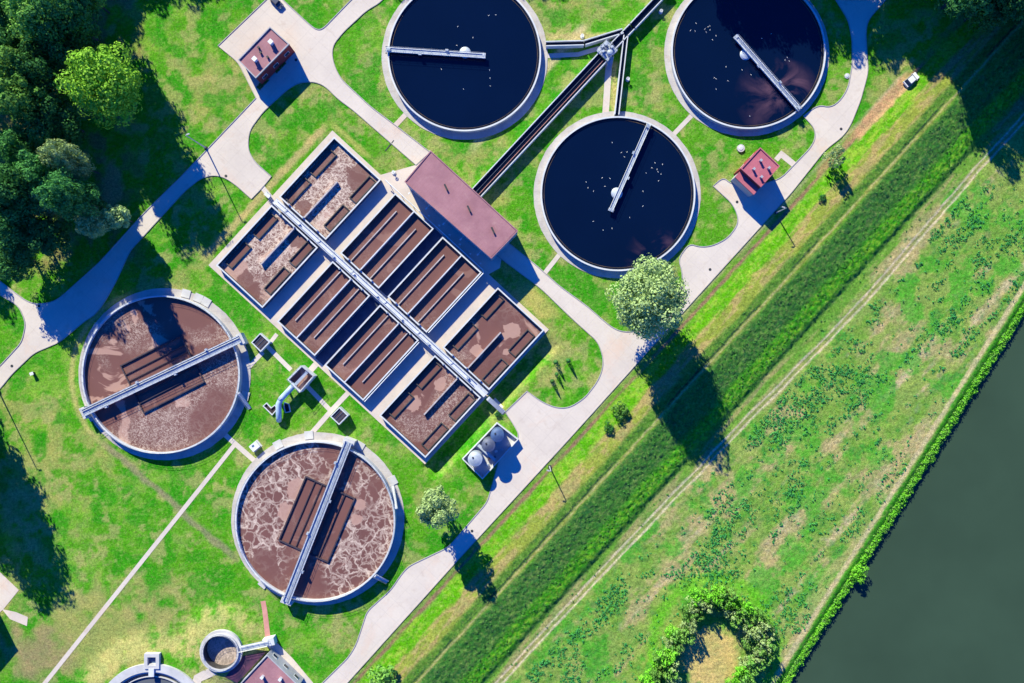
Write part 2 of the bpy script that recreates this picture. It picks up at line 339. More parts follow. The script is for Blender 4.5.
# ---------------------------------------------------------------- ground sheet
def axis(lo, hi, step, far):
    a = np.arange(lo, hi+step/2, step); out = []; d = step; x = hi
    while x < far: d *= 1.35; x += d; out.append(x)
    neg = []; d = step; x = lo
    while x > -far: d *= 1.35; x -= d; neg.append(x)
    return np.array(neg[::-1]+list(a)+out)
def make_ground():
    xs = axis(-165, 165, .5, 2500); ys = axis(-115, 115, .5, 2500)
    X, Y = np.meshgrid(xs, ys); px = X/K+512; py = 341.5-Y/K
    Z = terrain_z(px, py)
    v = px*.737+py*.676; u = px*.677-py*.736; wq = px*.844+py*.537
    n1 = fbm(px/45, py/45, 11); n2 = fbm(px/14, py/14, 21); n3 = fbm(px/5, py/5, 31, 4, .7); n4 = fbm(v/10, u/60, 41); n5 = fbm(v/5, u/22, 51, 4, .7); n6 = fbm(px/90, py/90, 61, 3)
    def col(c): return np.array(S(*c))[None, None, :]*np.ones(X.shape+(1,))
    def lay(A, c, m): return A*(1-m[..., None])+col(c)*m[..., None]
    L = col((84, 160, 26))
    L = lay(L, (72, 160, 22), sm(n1, .45, .6)*.8)
    L = lay(L, (130, 178, 62), sm(n2*.6+n1*.4, .48, .62)*.75)
    L = lay(L, (168, 164, 100), sm(n2*.45+n6*.55+(n3-.5)*.25, .54, .68)*.75)
    L = lay(L, (50, 128, 30), sm(n3*.5+n2*.5, .56, .68)*.55)
    L = lay(L, (140, 176, 84), sm(n3*.65+n2*.35, .50, .66)*.5); L = lay(L, (40, 150, 14), sm(fbm(px/20, py/20, 13, 4), .5, .6)*.75); L = lay(L, (176, 172, 112), sm(fbm(px/16, py/16, 17, 4)+(n3-.5)*.3, .58, .7)*.6)
    # lower left: drier
    dl = np.clip(1-np.hypot((px-110)/120, (py-640)/80), 0, 1)
    L = lay(L, (166, 164, 100), sm(dl+(n2-.5)*1.2, .22, .65)*.8)
    dl = np.clip(1-np.hypot((px-35)/55, (py-655)/45), 0, 1); L = lay(L, (158, 140, 108), sm(dl+(n2-.5)*.8, .2, .7)*.8)
    # embankments, straw coloured on top
    for cx, cy, r0, r1 in ((158, 714, 60, 84), (226, 647, 22, 44)):
        d = np.hypot(px-cx, py-cy); m = bandm(d+(n2-.5)*16, r0, r1, 5); L = lay(L, (186, 180, 116), m*sm(n2*.5+n3*.5, .34, .56)*.8)
    # dry strips along the block of basins and the channel
    s_ = px*.736+py*.677; t_ = px*.677-py*.736
    m = bandm(s_+(n3-.5)*5, 321, 328, 2)*sm(t_, -60, -40)*(1-sm(t_, 118, 136)); L = lay(L, (200, 180, 125), m*.85)
    m = bandm(t_+(n3-.5)*5, 131, 137, 2)*sm(s_, 320, 335)*(1-sm(s_, 372, 385)); L = lay(L, (195, 190, 110), m*.7)
    m = bandm(s_+(n3-.5)*5, 444, 452, 2.5)*sm(t_, 200, 225)*(1-sm(t_, 372, 382)); L = lay(L, (212, 196, 150), m*.9)
    m = bandm(py+(n3-.5)*5, 33, 40, 2)*bandm(px, 545, 616, 8)*1.0; L = lay(L, (200, 180, 130), m*.8)
    m = bandm(px+(n3-.5)*4, 611, 617, 1.5)*bandm(py, 62, 112, 4); L = lay(L, (200, 185, 120), m*.8)
    m = bandm(t_+(n3-.5)*5, 132, 150, 4)*bandm(s_+(n2-.5)*20, 578, 622, 6); L = lay(L, (200, 185, 110), m*.7)
    d = np.hypot(px-160, py-377); m = bandm(d+(n3-.5)*4, 86, 91, 1.5)*(1-sm(px, 110, 150)); L = lay(L, (195, 185, 120), m*.75)
    # service trench scar from the left tank to the lower tank
    dd = np.abs((px-100)*.66-(py-440)*.75+(n2-.5)*7); m = (1-sm(dd, 1.5, 4.5))*bandm(px, 104, 235, 8); L = lay(L, (150, 140, 115), m*.8)
    # trampled soil under the wood
    m = sm(150-px+(n2-.5)*60, 0, 50)*sm(280-py+(n2-.5)*60, 0, 40)*sm(n2, .45, .6); L = lay(L, (140, 115, 85), m*.7)
    m = 1-sm(np.hypot((px-112)/12, (py-185)/24)+(n3-.5)*.8, .7, 1.1); L = lay(L, (190, 155, 110), m*.8)
    G = L
    # ---- dike
    vv = v+(n3-.5)*2.2
    vw = v+(n5-.5)*7
    D = col((105, 160, 50))
    D = lay(D, (130, 150, 85), sm(n2, .4, .6)*.7)
    D = lay(D, (150, 118, 98), bandm(vv, 721.5, 725, .8)*sm(n4, .3, .45))
    lime = bandm(vw, 725.5, 742, 2.5); D = lay(D, (84, 160, 14), lime); D = lay(D, (130, 172, 52), lime*sm(n3*.5+n5*.5, .46, .6))
    tan = bandm(vw, 741, 756.5, 2.5); D = lay(D, (132, 148, 62), tan); D = lay(D, (160, 146, 98), tan*sm(n5, .42, .58))
    nf = fbm(px/2.2, py/2.2, 301, 3, .8); dk = bandm(vw, 756.5, 766, 2.5); D = lay(D, (88, 136, 50), dk); D = lay(D, (56, 108, 46), dk*sm(nf*.6+n3*.4, .5, .64))
    D = lay(D, (150, 160, 78), bandm(vv, 765.6, 768.8, .8)); D = lay(D, (185, 178, 128), bandm(vv, 766.2, 767.6, .5)*sm(n5, .3, .5)*.9)
    D = lay(D, (30, 60, 52), bandm(vv, 763.3, 765, .6)*sm(n4, .42, .56)); 
    sl_ = bandm(vw, 770, 830, 1.5)
    D = lay(D, (68, 134, 50), sl_)
    D = lay(D, (42, 100, 56), bandm(vw, 772, 800, 7)*sm(nf*.6+n5*.4, .44, .58)*.85); D = lay(D, (112, 158, 66), sl_*sm(nf*.6+n3*.4, .52, .64)*.7)
    D = lay(D, (70, 168, 30), bandm(vw, 800, 815, 4)); D = lay(D, (140, 196, 50), bandm(vw, 802, 816, 4)*sm(nf, .5, .66)*.8); D = lay(D, (40, 120, 30), bandm(vw, 800, 816, 4)*sm(1-nf, .52, .66)*.7)
    D = lay(D, (98, 150, 55), bandm(vw, 820, 832, 1.5)); D = lay(D, (158, 148, 108), bandm(vw, 821, 834, 2)*sm(n4, .44, .56)*.8)
    mm = sm(vv, 715.5, 717)
    G = G*(1-mm[..., None])+D*mm[..., None]
    # ---- meadow
    Me = col((138, 166, 82))
    Me = lay(Me, (112, 162, 60), sm(n2, .45, .6)*.8)
    st_ = fbm(v/13, u/90, 71, 4); patch = fbm(px/32, py/32, 81, 4)
    Me = lay(Me, (186, 168, 124), sm(st_*.55+patch*.45+(n3-.5)*.25, .49, .62)*.85)
    Me = lay(Me, (208, 192, 160), sm(st_*.6+n3*.4, .6, .7)*.6)
    Me = lay(Me, (70, 168, 44), sm(fbm(px/24, py/24, 91, 4)+(n3-.5)*.35, .52, .64)*.8); Me = lay(Me, (60, 140, 60), sm(n3*.6+n2*.4, .54, .66)*.6)
    Me = lay(Me, (150, 160, 95), sm(1000-wq, 0, 15)*0)
    Me = lay(Me, (195, 172, 130), bandm(wq+(n3-.5)*8, 1006, 1020, 4)*sm(n4, .4, .6)*.45)
    Me = lay(Me, (205, 190, 150), bandm(wq+(n3-.5)*2, 1018, 1022.5, .8)*.9)
    Me = lay(Me, (60, 150, 30), sm(wq+(n3-.5)*2, 1023, 1025))
    # clearing inside the thicket by the river
    m = 1-sm(np.hypot((px-712)/30, (py-660)/34)+(n3-.5)*.5, .75, 1.1); Me = lay(Me, (200, 180, 118), m)
    m = bandm(np.hypot((px-715)/58, (py-650)/66)+(n3-.5)*.2, .95, 1.15, .06)*(py < 690); Me = lay(Me, (105, 190, 40), m*.8)
    mm = sm(vw, 829, 833)
    G = G*(1-mm[..., None])+Me*mm[..., None]
    # twin wheel tracks
    cr = np.interp(u, [-80, 73, 224, 313, 369, 440, 537, 640], [833.5, 835.6, 839.3, 843.5, 844.6, 842, 839, 837])
    for c0 in (cr-5.2, cr):
        wob = (fbm(u/60, u*0, 101, 3)-.5)*3
        m = bandm(v+wob+(n3-.5)*1.2, c0-.9, c0+.9, .5); G = lay(G, (214, 198, 174), m*.95)
    m = bandm(v+wob, cr-3.8, cr-1.2, .4); G = lay(G, (150, 150, 95), m*.7)
    # bare earth at the upper end of the road
    m = bandm(vv+(n2-.5)*7, 716, 729, 1.5)*bandm(u+(n2-.5)*12, 478, 560, 7); G = lay(G, (212, 168, 128), m*.95)
    m = bandm(vv+(n2-.5)*4, 718, 724, 1)*bandm(u, 420, 560, 12)*sm(n3, .35, .5); G = lay(G, (190, 150, 115), m*.7)
    m = bandm(vv, 714, 717, 1)*bandm(u, 90, 560, 12)*sm(n4, .35, .5); G = lay(G, (200, 175, 150), m*.5)
    # roughness of the growth: tall weeds and uncut grass
    nf = 0
    rough = sm(vv, 716, 722)*.07+bandm(v, 772, 817, 3)*.09+bandm(v, 757, 766, 2)*.06+.03
    Z = Z+(fbm(px/2.2, py/2.2, 111, 3, .8)-.5)*2*rough*2
    Z = Z-bandm(v, cr-6, cr+.8, .8)*.08
    ny, nx = X.shape
    me = bpy.data.meshes.new('grass_ground')
    co = np.stack([X, Y, Z], -1).reshape(-1, 3).astype(np.float32)
    idx = np.arange(nx*ny).reshape(ny, nx)
    q = np.stack([idx[:-1, :-1], idx[:-1, 1:], idx[1:, 1:], idx[1:, :-1]], -1).reshape(-1, 4)
    me.vertices.add(len(co)); me.vertices.foreach_set('co', co.ravel())
    me.loops.add(q.size); me.loops.foreach_set('vertex_index', q.ravel().astype(np.int32))
    me.polygons.add(len(q)); me.polygons.foreach_set('loop_start', np.arange(0, q.size, 4, dtype=np.int32)); me.polygons.foreach_set('loop_total', np.full(len(q), 4, np.int32))
    me.polygons.foreach_set('use_smooth', np.ones(len(q), bool))
    me.update(calc_edges=True)
    at = me.color_attributes.new('growth', 'FLOAT_COLOR', 'POINT')
    at.data.foreach_set('color', np.concatenate([np.clip(G, 0, 1), np.ones(X.shape+(1,))], -1).reshape(-1).astype(np.float32))
    m, t, b = newmat('grass_and_soil'); p = pos(t)
    a = N(t, 'ShaderNodeAttribute', attribute_name='growth')
    c = mix(t, 1.0, a.outputs['Color'], ramp(t, noise(t, p, 1.3, 6, .75), [(.3, .5), (.5, 1.0), (.72, 1.5)]), 'MULTIPLY')
    c = mix(t, ramp(t, noise(t, p, .9, 6, .8), [(.5, 0), (.66, .42)]), c, S(172, 186, 110))
    c = mix(t, 1.0, c, ramp(t, noise(t, p, 3.0, 3, .8), [(.32, .62), (.5, 1.0), (.7, 1.35)]), 'MULTIPLY')
    c = mix(t, 1.0, c, ramp(t, noise(t, p, .22, 3, .6), [(.3, (.80, .92, .85)), (.7, (1.2, 1.1, 1.05))]), 'MULTIPLY')
    t.links.new(c, b.inputs['Base Color']); b.inputs['Roughness'].default_value = .95; b.inputs['Specular IOR Level'].default_value = .1
    bump(t, b, noise(t, p, 2.4, 6, .8), .7, .3)
    tag(link('grass_ground', me, m), kind='structure')
make_ground()

# river surface
mb = MB(); a, b_ = np.array([.844, .537]), np.array([.537, -.844])
q = []
for ww, uu in ((1030, -3000), (1030, 3000), (7000, 3000), (7000, -3000)):
    q.append(P(*(a*ww+b_*uu)))
mb.add([(p.x, p.y, -3.4) for p in q], [(0, 1, 2, 3)])
tag(mb.build('river', M['river']), kind='structure')

# ---------------------------------------------------------------- roads, kerbs, paths
def soften(pts, cut=3.5, it=2):
    for _ in range(it):
        out = []; n = len(pts)
        for i in range(n):
            a = Vector(pts[i-1]); b = Vector(pts[i]); c = Vector(pts[(i+1) % n])
            if _ == 0 and (b-a).length > 12 and (c-b).length > 9 and (b-a).angle(c-b) > 1.1: out.append(tuple(b)); continue
            if _ == 1 and (b-a).angle(c-b) > 1.1: out.append(tuple(b)); continue
            d1 = min(cut, (a-b).length*.25); d2 = min(cut, (c-b).length*.25)
            out += [tuple(b+(a-b).normalized()*d1), tuple(b+(c-b).normalized()*d2)]
        pts = out; cut *= .6
    return pts
def sheet(name, pts, z, m):
    mb = MB(); q = [P(x, y) for x, y in pts]
    n = len(q); ar = sum(q[i].x*q[(i+1) % n].y-q[(i+1) % n].x*q[i].y for i in range(n))
    if ar < 0: q = q[::-1]
    mb.add([(p.x, p.y, z) for p in q], [tuple(range(len(q)))])
    return tag(mb.build(name, m), kind='structure')
def kerb(pts, closed=True, wd=.22, h=.2):
    q = [P(x, y) for x, y in pts]; q = [Vector((p.x, p.y)) for p in q]; n = len(q); mb = MB(); vs = []
    for i in range(n):
        p0 = q[i-1] if (closed or i > 0) else q[i]; p2 = q[(i+1) % n] if (closed or i < n-1) else q[i]
        d = (p2-p0)
        if d.length < 1e-6: d = Vector((1, 0))
        d.normalize(); nn = Vector((-d.y, d.x))*wd/2
        for o, z in ((-nn, 0), (-nn, h), (nn, h), (nn, 0)): vs.append((q[i].x+o.x, q[i].y+o.y, z))
    fs = []
    for i in range(n if closed else n-1):
        j = (i+1) % n
        for k in range(3): fs.append((4*i+k, 4*i+k+1, 4*j+k+1, 4*j+k))
    mb.add(vs, fs); return tag(mb.build('kerb', M['kerb']), kind='structure')
road_a = [(-40, 252), (0, 281), (25, 300), (35, 304), (50, 303), (60, 298), (100, 262), (145, 212), (180, 178), (256, 98), (238, 62), (218, 46), (266, 0), (290, -24),
          (262, -24), (283, 0), (310, 25), (317, 30), (323, 29), (351, 0), (375, -24), (402, -24), (381, 2), (366, 11), (343.5, 32), (333, 45), (332, 57), (336, 70), (342, 80), (371, 107),
          (395, 125), (430, 152), (416, 165), (392, 144), (353, 110), (338, 99), (325, 86), (315, 82), (309, 82), (298, 83), (287, 90), (264, 111), (257, 120), (250, 130), (248, 142),
          (249, 152), (255, 162), (271.5, 176.5), (263, 187), (251.5, 199), (236, 185), (224, 177), (212, 175), (200, 179), (185, 191), (130, 251), (117, 280), (105, 302), (95, 315),
          (85, 321), (60, 342), (34, 353), (12, 374), (0, 389), (-40, 425), (-40, 400), (0, 366), (22, 342), (26, 323), (19, 306), (0, 295), (-40, 266)]
# the two points where the plaza leaves the frame must not cross
road_a[13] = (282, -16); road_a[14] = (278, -6)
road_b = [(302, 703), (330, 703), (347, 683), (455, 563), (568, 440), (684, 311), (791, 193), (825, 150), (843, 136), (850.5, 125), (860.5, 100), (868, 72), (865.5, 32.5), (868, 20), (885.5, 0), (920, -35),
          (815, -35), (835.5, 0), (848, 20), (852, 40), (852, 65), (848, 87.5), (840.5, 100), (830.5, 107.5), (818, 105), (803, 116), (814, 127.5), (815.5, 137.5), (810.5, 147.5), (781, 178), (758, 186),
          (731, 184), (723, 177), (713, 186), (732, 203.5), (738, 216), (737, 226), (727, 238.5), (712, 246), (699.5, 247), (689, 243.5), (678, 258.5), (682, 271), (682, 285), (670, 310), (655, 322),
          (637, 331), (624.5, 332), (614.5, 329), (604, 321), (587, 306), (559.5, 286), (536, 265), (500, 236), (490, 250), (500, 258), (541, 288.5), (572, 318.5), (598, 342), (603, 357), (602.5, 369.5),
          (597, 382), (584.5, 398), (569.5, 407.5), (557, 408), (542, 402), (527, 391), (505, 412), (514, 425), (519, 435), (516, 441), (500, 458), (490, 492), (487, 502), (478.5, 512), (463.5, 529.5), (448.5, 547),
          (408.5, 566), (401, 574.5), (391, 589.5), (367, 611), (363.5, 622), (356, 644.5), (348.5, 657), (322, 683)]
ra, rb = soften(road_a), soften(road_b)
sheet('road', ra, .06, M['paving']); kerb(ra)
sheet('road', rb, .064, M['paving']); kerb(rb)
yard = [st(398, 128), (416, 165), (430, 150), (507, 222), (500, 268), st(545, 128)]
sheet('pavement', yard, .074, M['yard'])
sheet('drain', [(385, 150.5), (393.5, 140), (394.3, 140.7), (385.8, 151.2)], .072, M['dark'])
sheet('pavement', [(-30, 545), (0, 572), (19, 590), (3.6, 609), (-30, 640)], .06, M['paving'])
sheet('path', [(2, 609), (16, 612), (28, 617), (27, 626), (10, 619)], .055, M['yard'])
def path(pts, wd, m=None, name='path', z=.05):
    q0 = [P(x, y) for x, y in pts]; q = [q0[0]]
    for a_, b_2 in zip(q0[:-1], q0[1:]):
        k_ = max(1, int((b_2-a_).length/1.5)); q += [a_.lerp(b_2, (i+1)/k_) for i in range(k_)]
    n = len(q); L = []; Rr = []
    for i in range(n):
        d = (q[min(i+1, n-1)]-q[max(i-1, 0)]).normalized(); nn = Vector((-d.y, d.x, 0))*wd*K/2
        L.append(q[i]+nn); Rr.append(q[i]-nn)
    mb = MB(); zf = lambda p: z+gz(*inv(p.x, p.y))
    mb.add([(p.x, p.y, zf(p)) for p in L+Rr], [(i, i+n, i+1+n, i+1) for i in range(n-1)])
    return tag(mb.build(name, m or M['paving']), kind='structure')
path([(25, 707), (45, 683), (182, 511), (236, 443)], 4.2)
path([(222, 432), (256, 462)], 5, z=.056)
path([(277, 334), (270, 343)], 4); path([(267, 346), (291, 370)], 4.5); path([(306, 385), (331, 411)], 4.5, z=.056)
path([(348, 393), (332, 410), (310, 435)], 5); path([(263, 352), (243, 373)], 4.5); path([(319, 361), (309, 372)], 6)
path([(408, 112), (394, 127)], 5, z=.07); path([(563, 250), (544, 274)], 4.5, z=.07); path([(695, 112), (672, 136)], 4.5, z=.056)
path([(545, 56), (578, 54.5), (600, 48)], 4.5); path([(609, 62), (605.5, 114)], 6.5); path([(262, 187), (272, 199)], 5, z=.07)
path([(493, 400), (505, 413)], 6, z=.075); path([(781, 154), (797, 167)], 6); path([(783, 152), (776, 160)], 5, z=.056)
path([(263, 601), (265, 612), (269, 645)], 5, M['pinkpath']); path([(268, 640), (290, 662), (315, 692)], 9, M['paving'])
path([(217, 668), (200, 676), (195, 695)], 9)
path([(272, 652), (300, 690)], 5, M['pinkpath'], z=.062)

# ---------------------------------------------------------------- round tanks
def railing(mb, pts, h=1.0, step=2.2, r=.04):
    pts = [Vector(p) for p in pts]
    mb.tube([p+Vector((0, 0, h)) for p in pts], r, 4); mb.tube([p+Vector((0, 0, h*.5)) for p in pts], r*.8, 4)
    for a, b in zip(pts[:-1], pts[1:]):
        n = max(1, int((b-a).length/step))
        for i in range(n+1):
            p = a.lerp(b, i/n); mb.tube([p, p+Vector((0, 0, h))], r, 4)
def stairs(parent, a, b, wd, z0, z1, m=None, name='stair'):
    """flight from ground point a up to point b"""
    mb = MB(); a = Vector((a[0], a[1])); b = Vector((b[0], b[1])); n = max(3, int((z1-z0)/.2))
    for i in range(n):
        p = a.lerp(b, i/n); q = a.lerp(b, (i+1)/n+.02)
        zz = z0+(z1-z0)*(i+1)/n; mb.seg(p, q, wd, zz-.15, zz)
    o = mb.build(name, m or M['rim'], parent)
    d = (b-a).normalized(); nn = Vector((-d.y, d.x))*wd/2; r = MB()
    for sgn in (-1, 1):
        railing(r, [(a.x+nn.x*sgn, a.y+nn.y*sgn, z0), (b.x+nn.x*sgn, b.y+nn.y*sgn, z1)])
    r.build('railing', M['rail'], parent)
def round_tank(label, cpx, cpy, r, zr, zl, rout, liquid, name='clarifier_tank', inner='wet_shade', weir=True, gap=None):
    c = P(cpx, cpy, zr); rm = r*K*(H-zr)/H; c2 = Vector((c.x, c.y, 0))
    T = thing(name, label, 'tank', c2)
    mb = MB(); mb.ring(c2, rm-.36, rm, -1, zr-.12, 128); mb.build('tank_wall', M['concrete'], T)
    mb = MB(); mb.ring(c2, rm-.4, rm+.05, zr-.12, zr, 128); mb.build('rim', M['rim'], T)
    mb = MB(); ro = rout*K; vs = []
    n = 128; rr = np.random.default_rng(int(cpx)); wob = [ro+(rr.random()-.5)*.12 for _ in range(n)]
    for i in range(n):
        a = 2*math.pi*i/n; x, y = math.cos(a), math.sin(a)
        vs += [(c.x+(rm-.1)*x, c.y+(rm-.1)*y, .12), (c.x+wob[i]*x, c.y+wob[i]*y, .12), (c.x+wob[i]*x, c.y+wob[i]*y, -.2)]
    fs = []
    for i in range(n):
        j = (i+1) % n; fs += [(3*i, 3*i+1, 3*j+1, 3*j), (3*i+1, 3*i+2, 3*j+2, 3*j+1)]
    mb.add(vs, fs); mb.build('apron', M['apron'], T)
    mb = MB(); mb.disc(c2, rm-.3, zl, 128); mb.build('liquid', liquid, T)
    if weir:
        mb = MB(); mb.ring(c2, rm-1.05, rm-.97, zl-.3, zl+.12, 128); mb.build('weir', M['algae'], T)
        mb = MB(); mb.ring(c2, rm-.62, rm-.52, zl-.3, zl+.12, 128); mb.build('launder', M['dark'], T)
    r_ = MB(); pts = [(c.x+(rm-.1)*math.cos(2*math.pi*i/64), c.y+(rm-.1)*math.sin(2*math.pi*i/64), zr) for i in range(65)]
    if not weir:
        railing(r_, pts, .9, 2.4, .035); r_.build('railing', M['rail'], T)
    return T, c2, rm
def scraper(T, a, b, col, zr, wd=1.15):
    """rotating scraper bridge from rim point a to b past the centre column"""
    a = P(*a, zr+.5); b = P(*b, zr+.5); d = (b-a).normalized(); n = Vector((-d.y, d.x, 0))
    G = thing('scraper_bridge', 'x', 'bridge', (a.x, a.y, zr))
    mb = MB(); mb.seg(a, b, wd, zr+.4, zr+.5); mb.build('deck', M['metal'], G)
    for s in (-1, 1):
        mb = MB(); mb.seg(a+n*s*wd/2, b+n*s*wd/2, .14, zr+.15, zr+.75); mb.build('girder', M['white'], G)
        mb = MB(); railing(mb, [a+n*s*wd/2+Vector((0, 0, .2)), b+n*s*wd/2+Vector((0, 0, .2))], .95, 2.5, .045); mb.build('railing', M['rail'], G)
    mb = MB(); mb.box((b.x, b.y, zr+.62), (.9, wd+.5, .25), math.atan2(d.y, d.x)); mb.build('end_platform', M['metal'], G)
    e = MB(); p = a+d*.8; e.box((p.x, p.y, zr+.85), (1.1, .8, .7), math.atan2(d.y, d.x)); e.build('drive_unit', M['metal'], G)
    for s in (-1, 1): e = MB(); e.tube([a+d*.1+n*s*.9-Vector((0, 0, .25)), a+d*.1+n*s*1.1-Vector((0, 0, .25))], .22, 12); e.build('wheel', M['rubber'], G)
    for k, fr in enumerate((.35, .62)):
        e = MB(); q = a.lerp(b, fr)+n*(wd/2+.3)*(1 if k else -1); e.box((q.x, q.y, zr+.8), (.9, .5, .6), math.atan2(d.y, d.x)); e.build('control_box', M['metal'], G)
    e = MB(); q = a.lerp(b, .45); e.seg(q-d*4, q+d*3, .12, zr-.75, zr-.1); e.build('scum_board', M['dark'], G)
    return G
def column(T, cpx, zr, rad=1.7, z=None):
    c = P(*cpx, zr); mb = MB(); mb.lathe((c.x, c.y), [(rad, zr-1.5), (rad, zr-.35), (rad*.8, zr-.1), (rad*.35, zr+.08), (.05, zr+.1)], 32)
    mb.build('centre_column', M['metal'], T)
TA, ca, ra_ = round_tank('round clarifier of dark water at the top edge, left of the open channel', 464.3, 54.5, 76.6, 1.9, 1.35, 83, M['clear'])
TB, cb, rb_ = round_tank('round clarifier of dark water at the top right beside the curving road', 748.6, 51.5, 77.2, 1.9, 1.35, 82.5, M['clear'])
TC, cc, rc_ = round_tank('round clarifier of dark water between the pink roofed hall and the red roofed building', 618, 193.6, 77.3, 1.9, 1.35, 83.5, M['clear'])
column(TA, (465, 52), 1.9); column(TB, (746, 54), 1.8, 1.7); column(TC, (617, 193), 1.9)
G1 = scraper(TA, (386, 49.5), (484, 56), 0, 1.9); G1['label'] = 'pale scraper bridge lying level across the dark clarifier left of the channel'
G2 = scraper(TB, (800, 110), (736, 37), 0, 1.9); G2['label'] = 'pale scraper bridge slanting down to the right on the top right clarifier'
G3 = scraper(TC, (649, 124), (611, 210), 0, 1.9); G3['label'] = 'pale scraper bridge standing steeply on the dark clarifier beside the pink hall'
TD, cd, rd_ = round_tank('round tank of brown sludge at the left, half under tree shadow, with tilted bridge', 160.6, 374.6, 79, 2.7, 1.6, 86, M['sl_speck'], 'aeration_tank', weir=False)
TE, ce, re_ = round_tank('round tank of brown sludge veined with pale foam, at the lower left below the basins', 315, 521.3, 80, 3.3, 2.2, 86.5, M['sl_web'], 'aeration_tank', weir=False)
def big_bridge(a, b, zr, label, box, zl, T):
    a = P(*a, zr+.6); b = P(*b, zr+.6); d = (b-a).normalized(); n = Vector((-d.y, d.x, 0)); wd = 2.0
    G = thing('tank_bridge', label, 'bridge', (a.x, a.y, 0))
    mb = MB(); mb.seg(a, b, wd, zr+.35, zr+.6); mb.build('deck', M['metal'], G)
    for s in (-1, 1):
        mb = MB(); mb.seg(a+n*s*wd/2, b+n*s*wd/2, .22, zr+.1, zr+1.0); mb.build('girder', M['white'], G)
        mb = MB(); railing(mb, [a+n*s*wd/2+Vector((0, 0, .4)), b+n*s*wd/2+Vector((0, 0, .4))], .9, 2.0, .05); mb.build('railing', M['rail'], G)
        q = a if s < 0 else b
        mb = MB(); mb.box((q.x, q.y, (zr+.3)/2), (1.6, wd+1.4, zr+.3), math.atan2(d.y, d.x)); mb.build('abutment', M['concrete'], G)
    mb = MB(); mb.tube([a+n*.4+Vector((0, 0, .2)), b+n*.4+Vector((0, 0, .2))], .14, 8); mb.build('pipe', M['rail'], G)
    for k in range(4):
        mb = MB(); q = a.lerp(b, .14+.22*k)+n*(wd/2+.35)*(1 if k % 2 else -1); mb.box((q.x, q.y, zr+.8), (.7, .6, 1.1), math.atan2(d.y, d.x)); mb.build('mixer_motor', M['metal'], G)
    # inner box of low walls in the sludge, darkened to imitate their shadow lines
    c = [P(*p, zl) for p in box]
    mb = MB(); inn = mb.frame(c, .36, zl-2, zl+.5); o_ = mb.build('inner_wall', M['hatch'], T)
    mb = MB(); ar = sum(inn[i].x*inn[(i+1) % 4].y-inn[(i+1) % 4].x*inn[i].y for i in range(4)); inn = inn if ar > 0 else inn[::-1]; mb.add([(p.x, p.y, zl+.03) for p in inn], [(0, 1, 2, 3)]); mb.build('still_sludge', M['sl_plain'], o_)
    e0, e1, e2, e3 = c        # e0-e1 one long side, e3-e2 the other
    for f in (.20, .34, .66, .80):
        mb = MB(); p = e0.lerp(e3, f); q = e1.lerp(e2, f); dd = (q-p).normalized()*.33; mb.seg(p+dd, q-dd, .24, zl-1, zl+.38); mb.build('baffle', M['hatch'], T)  # dark tone imitates the shadow line along each baffle
    return G
big_bridge((83, 413), (240, 339), 2.7, 'steel bridge over the brown tank shaded by trees, tilted gently up to the right', [(120.5, 365.5), (181, 334.7), (205.5, 382), (144, 413.5)], 1.6, TD)
big_bridge((348.5, 442), (286, 602), 3.3, 'steel bridge standing steeply over the foam veined brown tank', [(278.5, 540), (305.8, 475.7), (355.6, 498), (328.3, 562.5)], 2.2, TE)
def at(c, r, ang): return (c.x+r*math.cos(R(ang)), c.y+r*math.sin(R(ang)))
stairs(TD, at(cd, rd_+4.2, -22), at(cd, rd_+.3, -13), 1.0, .1, 2.7); stairs(TE, at(ce, re_+.9, 24), at(ce, re_+.6, 9), 1.0, .1, 3.3)
stairs(TE, at(ce, re_+4.6, -42), at(ce, re_+.3, -42), 1.0, .1, 3.3)
stairs(TD, at(cd, rd_+1.0, 150), at(cd, rd_+.6, 141), .9, .1, 2.7)
for T, c, r, angs in ((TD, cd, rd_, (60, 66, 75, 345, 210)), (TE, ce, re_, (118, 96, 60, 27, 230))):
    for k, an in enumerate(angs):
        mb = MB(); p = at(c, r+1.6, an); mb.box((p[0], p[1], .2), (2.4, 2.6, .28), R(an)); mb.build('pad', M['concrete'], T)

# half seen tank at the bottom edge
zt = 2.4; c = P(151, 721, zt); TF = thing('settling_tank', 'grey round tank cut by the bottom edge, small square chamber on its rim', 'tank', (c.x, c.y, 0))
f = K*(H-zt)/H
mb = MB(); mb.ring(c, 49*f, 57*f, .2, zt, 96); mb.build('tank_wall', M['concrete'], TF)
mb = MB(); mb.ring(c, 47.2*f, 48.2*f, 0, zt-.5, 96); mb.build('weir', M['rim'], TF)
mb = MB(); mb.disc(c, 49*f, 1.2); mb.build('liquid', watermat('grey_tank_water', S(105, 110, 120), None, .3), TF)
mb = MB(); mb.ring(c, 43*f, 43.8*f, 1, zt-.7, 96); mb.build('launder', M['concrete'], TF)
p = P(151, 661.5, zt+.4); mb = MB(); q = [P(x, y, zt+.4) for x, y in ((144, 654), (159, 654), (159, 669), (144, 669))]; mb.frame(q, 1.0, .3, zt+.4); mb.build('chamber_wall', M['concrete'], TF)
mb = MB(); mb.box((p.x, p.y, 1.6), (3.4, 3.4, .1)); mb.build('chamber_cover', M['tankblue'], TF)
mb = MB(); mb.seg(P(151, 669, zt+.6), P(151, 677, zt+.6), 1.6, zt+.1, zt+.5); mb.build('walkway', M['rim'], TF)
